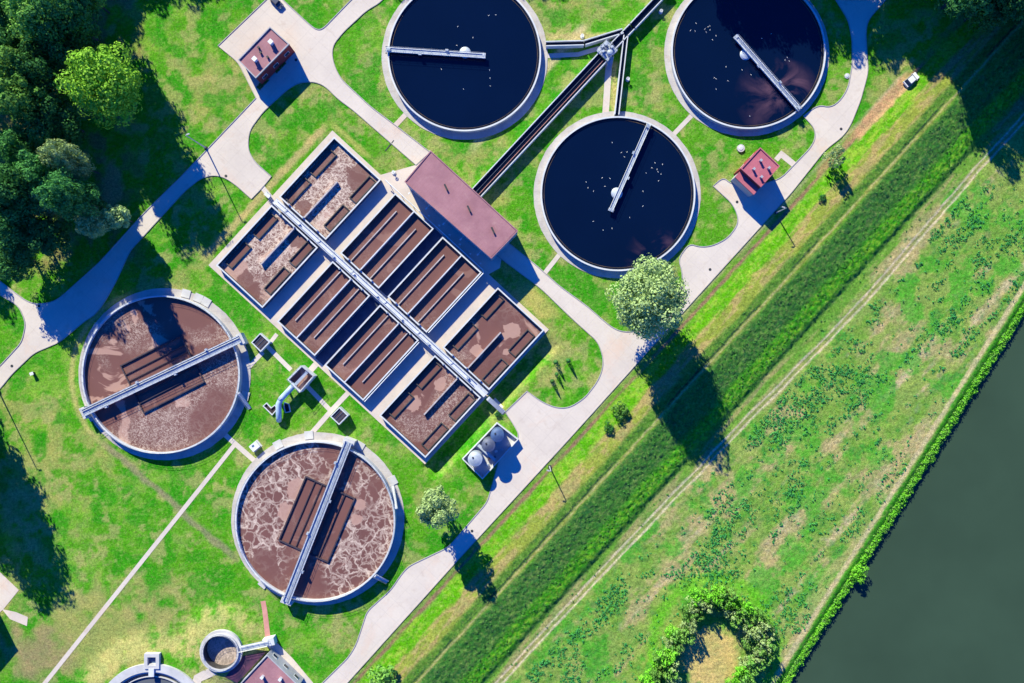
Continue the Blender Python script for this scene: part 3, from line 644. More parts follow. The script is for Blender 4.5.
# the well
zt = 3.2; c = P(220, 652.5, zt); TG = thing('round_well', 'small deep round well with thick pale rim beside the bottom pink roof', 'well', (c.x, c.y, 0)); f = K*(H-zt)/H
mb = MB(); mb.ring(c, 17*f, 18.5*f, -3.4, zt, 64); mb.build('well_wall', M['concrete'], TG)
mb = MB(); mb.ring(c, 16.8*f, 16.98*f, 0, zt-.3, 64); mb.build('lining', M['wet_shade'], TG)  # dark ring added to deepen the shade inside the well
mb = MB(); mb.ring(c, 18.5*f, 21.3*f, .2, zt-.6, 64); mb.build('apron', M['concrete'], TG)
mb = MB(); mb.disc(c, 17.2*f, .2); mb.build('liquid', sludge('pale_foam', 4, 1, 1, .1, .2, .4, (170, 155, 145)), TG)
mb = MB(); railing(mb, [(c.x+17.8*f*math.cos(i*math.pi/16), c.y+17.8*f*math.sin(i*math.pi/16), zt) for i in range(33)], .9, 2, .035); mb.build('railing', M['rail'], TG)
WB = thing('footbridge', 'short steel footbridge from the round well towards the pink roof', 'bridge', P(242, 647)); a_, b2 = P(240, 649, 3.0), P(268, 643, 3.0)
mb = MB(); mb.seg(a_, b2, 1.5, 2.6, 2.8); mb.build('deck', M['metal'], WB)
mb = MB(); n = Vector((.13, .75, 0)); railing(mb, [a_+n-Vector((0, 0, .2)), b2+n-Vector((0, 0, .2))], 1, 1.5, .06); railing(mb, [a_-n-Vector((0, 0, .2)), b2-n-Vector((0, 0, .2))], 1, 1.5, .06); mb.build('railing', M['rail'], WB)
mb = MB(); mb.box((b2.x, b2.y, 1.3), (3.4, 2.2, 2.6), R(12)); mb.build('landing', M['rim'], WB)

# ---------------------------------------------------------------- block of rectangular basins
ZT, ZL = 2.3, 1.05
tag((lambda m: (m.prism([ST(333, -54)[:2], ST(333, 129)[:2], ST(627, 129)[:2], ST(627, -54)[:2]], -2, .08), m.build('pavement', M['yard']))[1])(MB()), kind='structure')
pp = MB(); pp.prism([ST(474.5, -50)[:2], ST(474.5, 33)[:2], ST(485.5, 33)[:2], ST(485.5, -50)[:2]], 0, .14); pp.prism([ST(474.5, 44)[:2], ST(474.5, 126)[:2], ST(485.5, 126)[:2], ST(485.5, 44)[:2]], 0, .14); tag(pp.build('pavement', M['wallside']), kind='structure')  # dark strips stand in for the deep shade between the lane basins
def quad(s0, s1, t0, t1, z): return [ST(s0, t0, z), ST(s1, t0, z), ST(s1, t1, z), ST(s0, t1, z)]
def basin(kind, s0, s1, upper, label, liquid, group, frames=()):
    t0, t1 = (44, 125.5) if upper else (-49, 33)
    c = ST((s0+s1)/2, (t0+t1)/2)
    B = thing('aeration_basin', label, 'basin', c, group)
    q = quad(s0, s1, t0, t1, ZT)
    mb = MB(); mb.frame([q_ for q_ in q], .36, -2, ZT-.1); mb.build('basin_wall', M['wallside'], B)  # wall body carries a painted shade tone, only the coping stays pale
    mb = MB(); cq = sum(q, Vector())/4; mb.frame([cq+(q_-cq)*1.002 for q_ in q], .4, ZT-.1, ZT); mb.build('coping', M['rim'], B)
    mb = MB(); mb.frame([(p.x*.9999, p.y*.9999) for p in quad(s0+1.25, s1-1.25, t0+1.25, t1-1.25, ZT)], .04, .3, ZT-.25); mb.build('lining', M['wet_shade'], B)
    q = quad(s0+.6, s1-.6, t0+.6, t1-.6, ZT); mb = MB(); mb.add([(p.x, p.y, ZL) for p in q], [(3, 2, 1, 0)]); mb.build('sludge', liquid, B)
    if kind == 'lanes':
        sm_ = (s0+s1)/2; mb = MB(); mb.seg(ST(sm_, t0+1.3, ZT), ST(sm_, t1-1.3, ZT), .34, .5, ZT-.004); mb.build('dividing_wall', M['rim'], B)
        for f in (.25, .75):
            ss = s0+(s1-s0)*f; a, b = (t0+1.3, t1-12.5) if upper else (t0+13, t1-1.3)
            mb = MB(); mb.seg(ST(ss, a, ZT-.8), ST(ss, b, ZT-.8), .3, .5, ZL+.42); mb.build('baffle_wall', M['baffle'], B)
    else:
        sm_ = (s0+s1)/2+1; a, b = (t0+1.3, t1-31) if upper else (t0+31, t1-1.3)
        mb = MB(); mb.seg(ST(sm_, a, ZT-.3), ST(sm_, b, ZT-.3), .42, .5, ZT-.1); mb.build('dividing_wall', M['baffle'], B)
        for (a0, a1, b0, b1) in frames:
            z = ZL+.42; mb = MB(); mb.frame(quad(s0+a0, s0+a1, b0, b1, z), .26, .5, z); o = mb.build('trough', M['wet_shade'], B)
            mb = MB(); qq = quad(s0+a0+.7, s0+a1-.7, b0+.7, b1-.7, z); mb.add([(p.x, p.y, ZL+.03) for p in qq], [(3, 2, 1, 0)]); mb.build('still_sludge', M['sl_plain'], o)
    # tread plate corners / valves
    for k in range(3):
        ss = s0+(s1-s0)*(.2+.3*k); p = ST(ss, t0+1 if upper else t1-1, ZT+.3); mb = MB(); mb.box((p.x, p.y, ZT+.25), (.5, .4, .5), R(47)); mb.build('valve', M['metal'], B)
    return B
g1 = None
FU1 = [(4.5, 14, 83, 114), (4.5, 14, 47, 76), (52, 61.5, 91, 121), (52, 61.5, 53, 82)]
FL1 = [(4.5, 14, -1, 27), (4.5, 14, -41, -12), (50.5, 60, 3, 31), (50.5, 60, -34, -4)]
FU4 = [(3.5, 13, 94, 121), (3.5, 13, 52, 82), (50, 60, 86, 115), (50, 60, 47, 76)]
FL4 = [(3.5, 13, -1, 29), (3.5, 13, -41, -12), (50, 60, -2, 28), (50, 60, -42, -12)]
basin('open', 338.5, 402, True, 'open sludge basin thick with pale foam, at the top corner of the block', M['sl_foamy'], None, FU1)
basin('open', 338.5, 401.5, False, 'open sludge basin thick with pale foam, at the left corner of the block', M['sl_foamy'], None, FL1)
basin('lanes', 421.5, 474, True, 'basin of long sludge lanes above the walkway, nearer the foam covered basins', M['sl_plain'], None)
basin('lanes', 421.5, 472.5, False, 'basin of long sludge lanes below the walkway, nearer the foam covered basins', M['sl_plain'], None)
basin('lanes', 486, 539, True, 'basin of long sludge lanes above the walkway, beside the lower half of the pink hall', M['sl_plain'], None)
basin('lanes', 486, 538.5, False, 'basin of long sludge lanes below the walkway, second basin from the bottom corner', M['sl_plain'], None)
basin('open', 561, 624, True, 'open brown basin with few foam patches at the right corner of the block', M['sl_patch'], None, FU4)
basin('open', 560.5, 623, False, 'open brown basin with few foam patches at the bottom corner of the block', M['sl_patch'], None, FL4)
WK = thing('central_walkway', 'long pale walkway with pipes running between the two rows of basins', 'walkway', ST(480, 38))
mb = MB(); mb.prism([ST(338, 35.0, ZT)[:2], ST(625, 35.0, ZT)[:2], ST(625, 41.6, ZT)[:2], ST(338, 41.6, ZT)[:2]], ZT-.3, ZT+.05); mb.build('deck', M['rim'], WK)
for t_, r_, m_ in ((36.6, .08, 'rim'), (40.2, .10, 'rim')):
    mb = MB(); mb.tube([ST(s, t_, ZT)+Vector((0, 0, .3)) for s in range(340, 625, 15)], r_, 10); mb.build('pipe', M[m_], WK, True)
for t_ in (35.3, 41.3):
    mb = MB(); railing(mb, [ST(338, t_, ZT), ST(625, t_, ZT)], .95, 3.2, .03); mb.build('railing', M['rail'], WK)
for s in (372, 419, 446, 478, 512, 548, 600):
    mb = MB(); t_ = 38.5+random.uniform(-1.5, 1.5); p = ST(s, t_, ZT); mb.box((p.x, p.y, ZT+.45), (random.uniform(.5, 1.1), .5, .5), R(-43)); mb.build('actuator', M[random.choice(['metal', 'rim', 'white'])], WK)
for s in range(352, 620, 45):
    mb = MB(); mb.tube([ST(s, 36.2, ZT)+Vector((0, 0, .32)), ST(s+1.5, 41, ZT)+Vector((0, 0, .35))], .09, 8); mb.build('branch_pipe', M['metal'], WK)
# walkway ends: stair down to the road
for nm, lab, a, b in (('stair', 'concrete stair from the walkway down towards the upper left road', st(326, 38), st(334.5, 38.5)), ('stair', 'shaded concrete stair and footbridge from the walkway down to the yard', st(650, 37.5), st(628.5, 38))):
    G = thing('walkway_stair', lab, 'stair', P(*a)); stairs(G, P(*a), P(*b), 1.3, .08, ZT, name='steps')
AP = thing('air_pipe', 'thin white air pipe running round the top and right side of the lane basins', 'pipe', ST(480, 128))
mb = MB(); mb.tube([ST(405, 128.4, ZT)+Vector((0, 0, -.25)), ST(538, 128.4, ZT)+Vector((0, 0, -.25)), ST(540.6, 126.4, ZT)+Vector((0, 0, -.25)), ST(540.6, 45, ZT)+Vector((0, 0, -.25))], .15, 8); mb.build('main_pipe', M['white'], AP)
mb = MB(); mb.tube([ST(540.2, 32, ZT)+Vector((0, 0, -.25)), ST(540.2, -49, ZT)+Vector((0, 0, -.25))], .15, 8); mb.build('lower_pipe', M['white'], AP)
for k, (s, t_) in enumerate([(s, 128.4) for s in range(410, 540, 16)]+[(541, t_) for t_ in range(50, 125, 16)]+[(540.6, t_) for t_ in range(-45, 32, 16)]):
    mb = MB(); p = ST(s, t_, ZT); mb.tube([(p.x, p.y, 0), (p.x, p.y, ZT-.3)], .08, 5); mb.build('pipe_support', M['metal'], AP)
for k in range(6):
    mb = MB(); p = ST(462+14*k, 131.5, ZT); mb.tube([(p.x, p.y, 0), (p.x, p.y, ZT+.6)], .1, 5); mb.box((p.x, p.y, ZT+.6), (.6, .3, .2)); mb.build('valve', M['white'], AP)

# ---------------------------------------------------------------- buildings
def quadP(pts, z): return [P(x, y, z) for x, y in pts]
def window_on(parent, a, b, z0, z1, f0, f1, name='window'):
    """window in the wall from a to b (outside on the right hand side)"""
    d = (b-a).normalized(); n = Vector((d.y, -d.x, 0)); p = a.lerp(b, f0); q = a.lerp(b, f1)
    mb = MB(); mb.seg(p+n*.03, q+n*.03, .1, z0, z1); o = mb.build(name, M['white'], parent)
    mb = MB(); dd = d*.1; mb.seg(p+n*.09+dd, q+n*.09-dd, .04, z0+.1, z1-.1); mb.build('pane', M['glass'], o)
    return o
def house(name, label, roof, h, wallm, roofm, parapet=.35, nwin=4, door=True, base=0):
    q = quadP(roof, h); c = sum(q, Vector())/len(q); B = thing(name, label, 'building', (c.x, c.y, base))
    n = len(q); ar = sum(q[i].x*q[(i+1) % n].y-q[(i+1) % n].x*q[i].y for i in range(n))
    if ar < 0: q = q[::-1]
    mb = MB(); mb.prism([p[:2] for p in q], base-.5, h-parapet-.1); mb.build('wall', M[wallm], B)
    mb = MB(); mb.frame([c+(p-c)*1.012 for p in q], .3, h-parapet-.1, h); mb.build('parapet', M[roofm] if parapet < .3 else M['render'], B)
    mb = MB(); mb.prism([(c+(p-c)*.985)[:2] for p in q], h-parapet-.1, h-parapet); R_ = mb.build('roof', M[roofm], B)
    for i in range(n):
        a, b = q[i], q[(i+1) % n]; L = (b-a).length; k = max(1, int(L/4))
        for j in range(k): window_on(B, a, b, base+h*.35, base+h*.35+1.4, (j+.3)/k, (j+.7)/k)
    return B, q, c, R_
def vent(R_, px, py, z, s=.9, hh=1.0, m='white', name='vent'):
    p = P(px, py, z); mb = MB(); mb.box((p.x, p.y, z+hh/2-.05), (s, s, hh), R(47)); o = mb.build(name, M[m], R_)
    mb = MB(); mb.box((p.x, p.y, z+hh), (s*1.25, s*1.25, .12), R(47)); mb.build('vent_cap', M[m], R_)
B1, q1, c1, R1 = house('control_building', 'small brick building with a pinkish flat roof beside the upper left road', [(269.8, 26.7), (289, 44), (255.7, 78), (237.8, 59.8)], 6.2, 'brick', 'roofpink')
for px, py in ((272, 43.5), (256, 60.5)): vent(R1, px, py, 5.85, 1.0, 1.5)
for px, py in ((259, 48), (268, 57.5), (261, 53)): vent(R1, px, py, 5.85, .5, .6, 'dark')
BH, qh, ch, RH = house('blower_hall', 'long hall with a dull pink flat roof along the upper right side of the basins', [(431, 151), (517.5, 230.5), (491, 258), (405, 182)], 8.8, 'render', 'roofpink', .18)
for px, py in ((446, 187.5), (469, 209), (493, 230.5)):
    p = P(px, py, 8.7); mb = MB(); mb.box((p.x, p.y, 8.95), (.5, 2.0, .55), R(25)); mb.build('roof_vent', M['dark'], RH)
for k in range(5):
    p = P(412.5+17.2*k, 189.5+15.3*k, 5.5); mb = MB(); n = Vector((-.677, -.736, 0)); mb.tube([p+n*-.2, p+n*1.4], .06, 5); mb.box((p.x+n.x*1.5, p.y+n.y*1.5, 5.5), (.7, .4, .18), R(45)); mb.build('wall_lamp', M['white'], BH)
B3, q3, c3, R3 = house('pump_house', 'small red brick building with a red flat roof and four vents by the river road', [(760.4, 147.5), (779.8, 166), (761, 187), (741, 168.5)], 7.6, 'brick', 'roofred', .28)
mb = MB(); ql = quadP([(741.6, 169.8), (760.3, 187), (753.8, 194.2), (735.4, 177.2)], 5.5); mb.prism([(p.x, p.y) for p in (ql[0], ql[1], ql[1].lerp(ql[2], .97), ql[0].lerp(ql[3], .97))], -.3, 5.0); mb.build('annex_wall', M['render'], B3)
mb = MB(); qq = quadP([(741.5, 169.6), (760.5, 187.2), (753.8, 194.8), (735, 177)], 5.6); mb.prism([p[:2] for p in qq], 5.05, 5.6); mb.build('annex_roof', M['roofred'], B3)
for px, py in ((760, 161), (768, 168.5), (753, 169.5), (760.5, 177.5)): vent(R3, px, py, 7.3, .55, 1.2, 'rail')
B4, q4, c4, R4 = house('sludge_house', 'building with a pink flat roof cut off by the bottom edge of the frame', [(267, 655), (299, 686), (272, 716), (239, 685)], 5.4, 'render', 'roofpink', .35)
for px, py in ((263, 676), (281, 678)): vent(R4, px, py, 5.05, .7, 1.2)
p = P(240, 668, 1.0); mb = MB(); qq = quadP([(266, 652), (238, 682), (226, 676), (244, 655)], 1.0); mb.prism([x[:2] for x in qq], -.2, 1.7); mb.build('sunken_yard', surface('wet_dark_floor', S(95, 55, 85), S(60, 40, 70), .4, .6, 2, .3, .1, (S(140, 90, 110), .6, .6)), B4)
BO = house('administration_building', 'building beyond the left edge whose corner shadow falls on the dry grass', [(-22, 618), (-62, 666), (-126, 606), (-82, 558)], 8.2, 'render', 'roofpink', .35)

# planting beds in the shade of the control building
for k, (px, py, L) in enumerate(((280, 67, 4.2), (263, 84, 4.2))):
    p = P(px, py); G = thing('planting_bed', ['planting bed by the shaded wall of the upper left building, right one of two', 'planting bed by the shaded wall of the upper left building, left one of two'][k], 'planting bed', p, 'planting beds')
    mb = MB(); a = R(47); d = Vector((math.cos(a), math.sin(a), 0)); n = Vector((-d.y, d.x, 0)); q = [p-d*L/2-n*.8, p+d*L/2-n*.8, p+d*L/2+n*.8, p-d*L/2+n*.8]
    mb.frame(q, .12, 0, .2); mb.build('border', M['kerb'], G)
    v = []; f = []
    for i in range(260):
        x = random.uniform(-L/2+.1, L/2-.1); y = random.uniform(-.65, .65); cpt = p+d*x+n*y+Vector((0, 0, random.uniform(.1, .6)))
        u = Vector((random.gauss(0, 1), random.gauss(0, 1), random.gauss(0, .5))).normalized()*.2; w_ = u.cross(Vector((random.gauss(0, 1), random.gauss(0, 1), 1))).normalized()*.15
        m0 = len(v); v += [cpt-u, cpt+w_, cpt+u, cpt-w_]; f.append((m0, m0+1, m0+2, m0+3))
    mb = MB(); mb.add(v, f); mb.build('foliage', M['leaf_dark'], G)

# ---------------------------------------------------------------- open channels
ZC = 2.2
def channel(parts, label, shades=None):
    G = thing('open_channel', label, 'channel', P(*parts[0][0]))
    for (a, b, wd, mid) in parts:
        A = P(*a, ZC); B = P(*b, ZC); d = (B-A).normalized(); n = Vector((-d.y, d.x, 0)); hw = wd*K/2
        for s in (-1, 1):
            mb = MB(); mb.seg(A+n*s*(hw-.1), B+n*s*(hw-.1), .26, -.2, ZC); mb.build('side_wall', M['rim'], G)
        mb = MB(); mb.seg(A, B, wd*K-.46, 0, ZC-.7); mb.build('water', M['chan'], G)
        if mid:
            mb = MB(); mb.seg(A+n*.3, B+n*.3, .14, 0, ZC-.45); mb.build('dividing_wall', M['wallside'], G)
            mb = MB(); mb.seg(A-n*.75, B-n*.75, .12, ZC-.7, ZC-.5); mb.build('rail_strip', M['pinkpath'], G)
    return G
channel([((476.5, 192.5), (603, 56.5), 12, True), ((610, 49), (632, 26.3), 7.5, False)], 'wide open channel with two dark lanes running up from the pink hall')
channel([((633, 25.3), (670, -14), 7.5, False)], 'single dark open channel leaving the top edge of the frame')
channel([((546, 43.5), (584, 42.5), 5, False), ((585, 42.2), (623, 30.5), 5, False)], 'narrow bent channel joining the top left clarifier to the wide channel')
channel([((626, 35), (617, 114), 4.6, False)], 'narrow channel running down to the clarifier beside the pink hall')
G = thing('screw_gate', 'pale metal sluice machine standing across the wide channel', 'machine', P(607, 51))
c = P(607, 50.5, 2.6)
mb = MB(); mb.box((c.x, c.y, ZC+.25), (4.4, 4.6, .3), R(47)); mb.build('platform', M['metal'], G)
mb = MB(); mb.lathe((c.x+.8, c.y-.9), [(.9, ZC+.4), (.9, ZC+1.3), (.6, ZC+1.6), (.15, ZC+1.7)], 20); mb.build('gearbox', M['metal'], G)
for dx, dy in ((-1.4, .9), (-.3, 1.5), (-1.2, -.5), (1.4, .8)):
    mb = MB(); mb.box((c.x+dx, c.y+dy, ZC+.9), (.8, .6, 1.1), R(30)); mb.build('motor', M['metal'], G)
mb = MB(); mb.tube([(c.x-2, c.y+1.6, ZC+1.1), (c.x+1.6, c.y-1.8, ZC+1.1)], .18, 8); mb.tube([(c.x-1.9, c.y-.9, ZC+.9), (c.x+1.5, c.y+1.9, ZC+.9)], .12, 8); mb.build('shaft', M['tankgrey'], G)
mb = MB(); railing(mb, [(c.x+x, c.y+y, ZC+.4) for x, y in ((-3.1, 0), (0, 3.1), (3.1, 0), (0, -3.1), (-3.1, 0))], 1, 1.2, .05); mb.build('railing', M['rail'], G)
G = thing('walkway_stair', 'short steel stair below the sluice machine on the channel', 'stair', P(609, 66)); stairs(G, P(608.5, 70), P(610, 60), 1.4, .1, ZC+.3, M['metal'], 'steps')
def valve_post(px, py, label):
    p = P(px, py); G = thing('valve_post', label, 'valve', p)
    mb = MB(); mb.lathe(p, [(.6, 0), (.6, .35), (.5, .4)], 16); mb.build('chamber', M['concrete'], G)
    mb = MB(); mb.tube([p, p+Vector((0, 0, 1.3))], .15, 8); mb.build('stem', M['metal'], G)
    mb = MB(); mb.ring((p.x, p.y), .35, .5, 1.25, 1.35, 16); mb.seg((p.x-.5, p.y), (p.x+.5, p.y), .08, 1.27, 1.33); mb.seg((p.x, p.y-.5), (p.x, p.y+.5), .08, 1.26, 1.34); mb.build('handwheel', M['white'], G)
valve_post(660.5, 12.5, 'pale valve post on the grass right of the channel near the top edge')
valve_post(627.5, 80, 'small valve post beside the narrow channel above the middle clarifier')
valve_post(582, 37, 'small round valve post beside the bent channel at the top')
valve_post(394, 173, 'small white valve post at the left end of the pink hall')
def manhole(px, py, r, label, h=.5):
    p = P(px, py); G = thing('manhole', label, 'manhole', p)
    mb = MB(); mb.ring((p.x, p.y), r*.62, r, -.1, h, 32); mb.build('shaft_ring', M['concrete'], G)
    mb = MB(); mb.lathe((p.x, p.y), [(r*.62, 0), (r*.62, h+.05), (r*.5, h+.12)], 32); mb.build('cover', M['rim'], G)
manhole(740.5, 148.5, 1.15, 'round concrete manhole on the grass left of the red roofed building')
manhole(847, 76, .8, 'small round manhole on the lawn beside the top right road', .2)
for px, py, l in ((296, 60, 'small manhole cover in the paving right of the upper left building'), (226, 176, 'small manhole cover where the upper left road widens'), (39, 306, 'small manhole cover at the left road junction'), (472, 531, 'small manhole cover on the river road below the small round tree'), (737, 202, 'small manhole cover on the paving left of the red roof building'), (710, 269.5, 'small manhole cover on the river road below the red roof building'),
                  (12, 366, 'small manhole cover on the road at the left edge'), (841, 129, 'small manhole cover at the bend of the top right road')):
    p = P(px, py); G = tag((lambda m: (m.lathe((p.x, p.y), [(.42, .04), (.42, .10), (.36, .11)], 16), m.build('manhole_cover', M['dark']))[1])(MB()), l, 'manhole', 'manhole covers in the roads')

# ---------------------------------------------------------------- chambers, pipe and chemical tanks
def chamber(name, label, pts, h, cov, grating=True):
    q = quadP(pts, h); c = sum(q, Vector())/4; G = thing(name, label, 'chamber', (c.x, c.y, 0))
    mb = MB(); mb.frame(q, .28, -.2, h); mb.build('chamber_wall', M['rim'], G)
    mb = MB(); mb.prism([(c+(p-c)*.93)[:2] for p in q], 0, h-.35); mb.build('cover', cov, G)
    if grating:
        for i in range(3):
            mb = MB(); a = q[0].lerp(q[1], .25+.25*i); b = q[3].lerp(q[2], .25+.25*i); mb.seg(a.lerp(b, .08), a.lerp(b, .92), .12, h-.35, h-.22); mb.build('bar', M['tankgrey'], G)
    return G
chamber('valve_chamber', 'dark covered square chamber between the left tank and the basins', [(260, 333), (270, 342), (260.5, 352), (251, 342.5)], 1.9, M['hatch'])
chamber('valve_chamber', 'dark covered square chamber above the foam veined tank', [(339.3, 407), (348.3, 415.5), (339, 425), (330, 416.5)], 2.6, M['hatch'])
q = quadP([(301.4, 365.4), (314.3, 376), (299.8, 392.5), (287.3, 379.5)], 3.6); c = sum(q, Vector())/4
G = thing('distribution_chamber', 'open square chamber on the lawn feeding a big pale pipe', 'chamber', (c.x, c.y, 0))
mb = MB(); mb.frame(q, .32, -.2, 3.6); mb.build('chamber_wall', M['rim'], G)
mb = MB(); mb.prism([(c+(p-c)*.9)[:2] for p in q], 0, 2.1); mb.build('water', M['sl_speck'], G)
mb = MB(); a = q[0].lerp(q[1], .5); b = q[3].lerp(q[2], .5); mb.seg(a.lerp(b, .08), a.lerp(b, .92), .9, 3.0, 3.2); mb.build('footplate', M['metal'], G)
mb = MB(); railing(mb, [Vector((p.x, p.y, 3.6)) for p in q+[q[0]]], .9, 1.8, .045); mb.build('railing', M['rail'], G)
PI_ = thing('large_pipe', 'big pale blue pipe bending down from the open chamber to the lawn', 'pipe', P(279, 410))
pts = [P(295, 384, 2.4), P(287, 392.5, 2.4), P(281, 399, 2.4), P(278.6, 404, 2.4), P(278.6, 411, 2.2), P(278.9, 417, 1.6), P(279, 420.5, .6)]
mb = MB(); mb.tube(pts, .85, 16); mb.build('pipe_run', surface('pale_blue_pipe', S(190, 215, 235), S(170, 200, 225), .4, .4, 2, .08, 0), PI_, True)
for p in (pts[1], pts[3]):
    mb = MB(); mb.lathe((p.x, p.y), [(.35, 0), (.35, 1.6)], 8); mb.build('support', M['concrete'], PI_)
mb = MB(); mb.tube([pts[2]-Vector((.35, -.4, 0)), pts[2]+Vector((.1, -.12, 0))], 1.02, 16); mb.build('flange', M['metal'], PI_)
def pit(label, pts, h=.6):
    q = [P(x, y, h) for x, y in pts]; c = sum(q, Vector())/len(q); G = thing('open_pit', label, 'pit', (c.x, c.y, 0))
    mb = MB(); mb.frame(q, .25, -.2, h); mb.build('pit_wall', M['rim'], G)
    mb = MB(); n = len(q); ar = sum(q[i].x*q[(i+1) % n].y-q[(i+1) % n].x*q[i].y for i in range(n)); qq = q if ar > 0 else q[::-1]; mb.add([((c+(p-c)*.96).x, (c+(p-c)*.96).y, .2) for p in qq], [tuple(range(n))]); mb.build('dark_floor', surface('pit_floor', S(60, 45, 50), None, .5, .9, 2, .2, 0), G)
pit('small L shaped open pit left of the big pale pipe', [(266.5, 402.5), (271, 407.5), (275, 404.5), (277.5, 409), (272, 415.5), (262.5, 406)])
pit('small oblong open pit right of the big pale pipe', [(284, 402), (289, 404), (290.5, 412), (285, 413), (283.5, 407)])
# electrical cabinet near the lower tank
p = P(254.5, 446.5, 1.4); G = thing('control_cabinet', 'small white control cabinet on the lawn by the foam veined tank', 'cabinet', (p.x, p.y, 0))
mb = MB(); mb.box((p.x, p.y, .75), (2.3, 1.8, 1.4), R(40)); mb.build('housing', M['white'], G)
mb = MB(); mb.box((p.x, p.y, 1.53), (2.6, 2.1, .14), R(40)); mb.build('lid', M['white'], G)
mb = MB(); mb.box((p.x-.4, p.y+.2, 1.64), (.7, .5, .08), R(40)); mb.build('hatch', M['tankblue'], G)
mb = MB(); mb.box((p.x, p.y, .05), (3.0, 2.5, .1), R(40)); mb.build('base_slab', M['concrete'], G)
p = P(34, 373.5); G = thing('junction_box', 'small dark box alone on the lawn left of the left tank', 'box', p)
mb = MB(); mb.box((p.x, p.y, .6), (.9, .7, 1.1), R(20)); mb.build('housing', M['dark'], G); mb = MB(); mb.box((p.x, p.y, 1.2), (1.1, .9, .12), R(20)); mb.build('lid', M['white'], G)
# bunded chemical tanks
h = 2.0; q = quadP([(497, 422.5), (518.5, 439.5), (482.5, 479.5), (462, 459)], h); c = sum(q, Vector())/4
G = thing('bund', 'walled concrete enclosure holding three round chemical tanks', 'enclosure', (c.x, c.y, 0))
mb = MB(); mb.frame(q, .28, -.2, h); mb.build('bund_wall', M['rim'], G)
mb = MB(); mb.prism([(c+(p-c)*.97)[:2] for p in q], -.1, .35); mb.build('floor_slab', M['concrete'], G)
mb = MB(); a = q[0].lerp(q[3], .58); b = q[1].lerp(q[2], .58); mb.seg(a.lerp(b, .05), a.lerp(b, .9), .9, 1.6, 1.8); mb.build('catwalk', M['metal'], G)
for k in range(5):
    mb = MB(); x = q[1].lerp(q[2], .35+.1*k).lerp(q[0].lerp(q[3], .35+.1*k), .2+.1*(k % 2)); mb.box((x.x, x.y, .8), (.8, .6, .9), R(20*k)); mb.build('pump', M[['metal', 'white', 'tankgrey', 'hatch', 'metal'][k]], G)
for (px, py, rr, hh, m_, lab) in ((497.3, 435.5, 1.95, 7.2, 'tankblue', 'blue grey round chemical tank at the upper right end of the enclosure'), (488.3, 445.5, 1.95, 7.2, 'tankgrey', 'dark grey round chemical tank in the middle of the enclosure'), (475, 459.5, 2.1, 6.0, 'metal', 'white topped round chemical tank at the lower left of the enclosure')):
    p = P(px, py, hh); T = thing('chemical_tank', lab, 'tank', (p.x, p.y, .35))
    mb = MB(); mb.lathe((p.x, p.y), [(rr, .35), (rr, hh-.5)], 32); mb.build('shell', M[m_], T)
    mb = MB(); mb.lathe((p.x, p.y), [(rr+.05, hh-.5), (rr*.6, hh-.2), (.3, hh), (.02, hh+.02)], 32); mb.build('cone_top', M[m_], T)
    mb = MB(); mb.lathe((p.x-.6, p.y+.5), [(.28, hh-.3), (.28, hh+.12)], 12); mb.build('hatch', M['dark'], T)

# ---------------------------------------------------------------- lamps
def lamp(px, py, h, label, arm=(-1, .3), g='lamp posts'):
    z = gz(px, py); p = P(px, py); p.z = z; G = thing('street_lamp', label, 'street lamp', p, g)
    mb = MB(); mb.tube([p, p+Vector((0, 0, h))], .22, 8, .13); mb.build('pole', M['rail'], G)
    mb = MB(); mb.box((p.x, p.y, z+.25), (.8, .8, .5)); mb.build('base', M['dark'], G)
    t = p+Vector((0, 0, h)); e = t+Vector((arm[0]*.8, arm[1]*.8, .2)); mb = MB(); mb.tube([t, e], .07, 6); mb.build('arm', M['rail'], G)
    mb = MB(); mb.box((e.x, e.y, e.z), (.9, .35, .18), math.atan2(arm[1], arm[0])); mb.build('lamp_head', M['rail'], G)
lamp(206, 148, 14.3, 'tall lamp post on the grass edge of the upper left road', (.9, .3))
lamp(-1, 392, 15, 'tall lamp post at the left edge of the frame below the junction', (1, .2))
lamp(549.5, 466.5, 8.4, 'lamp post beside the river road near the chemical tanks')
lamp(776, 213, 8.4, 'lamp post beside the river road below the red roofed building')

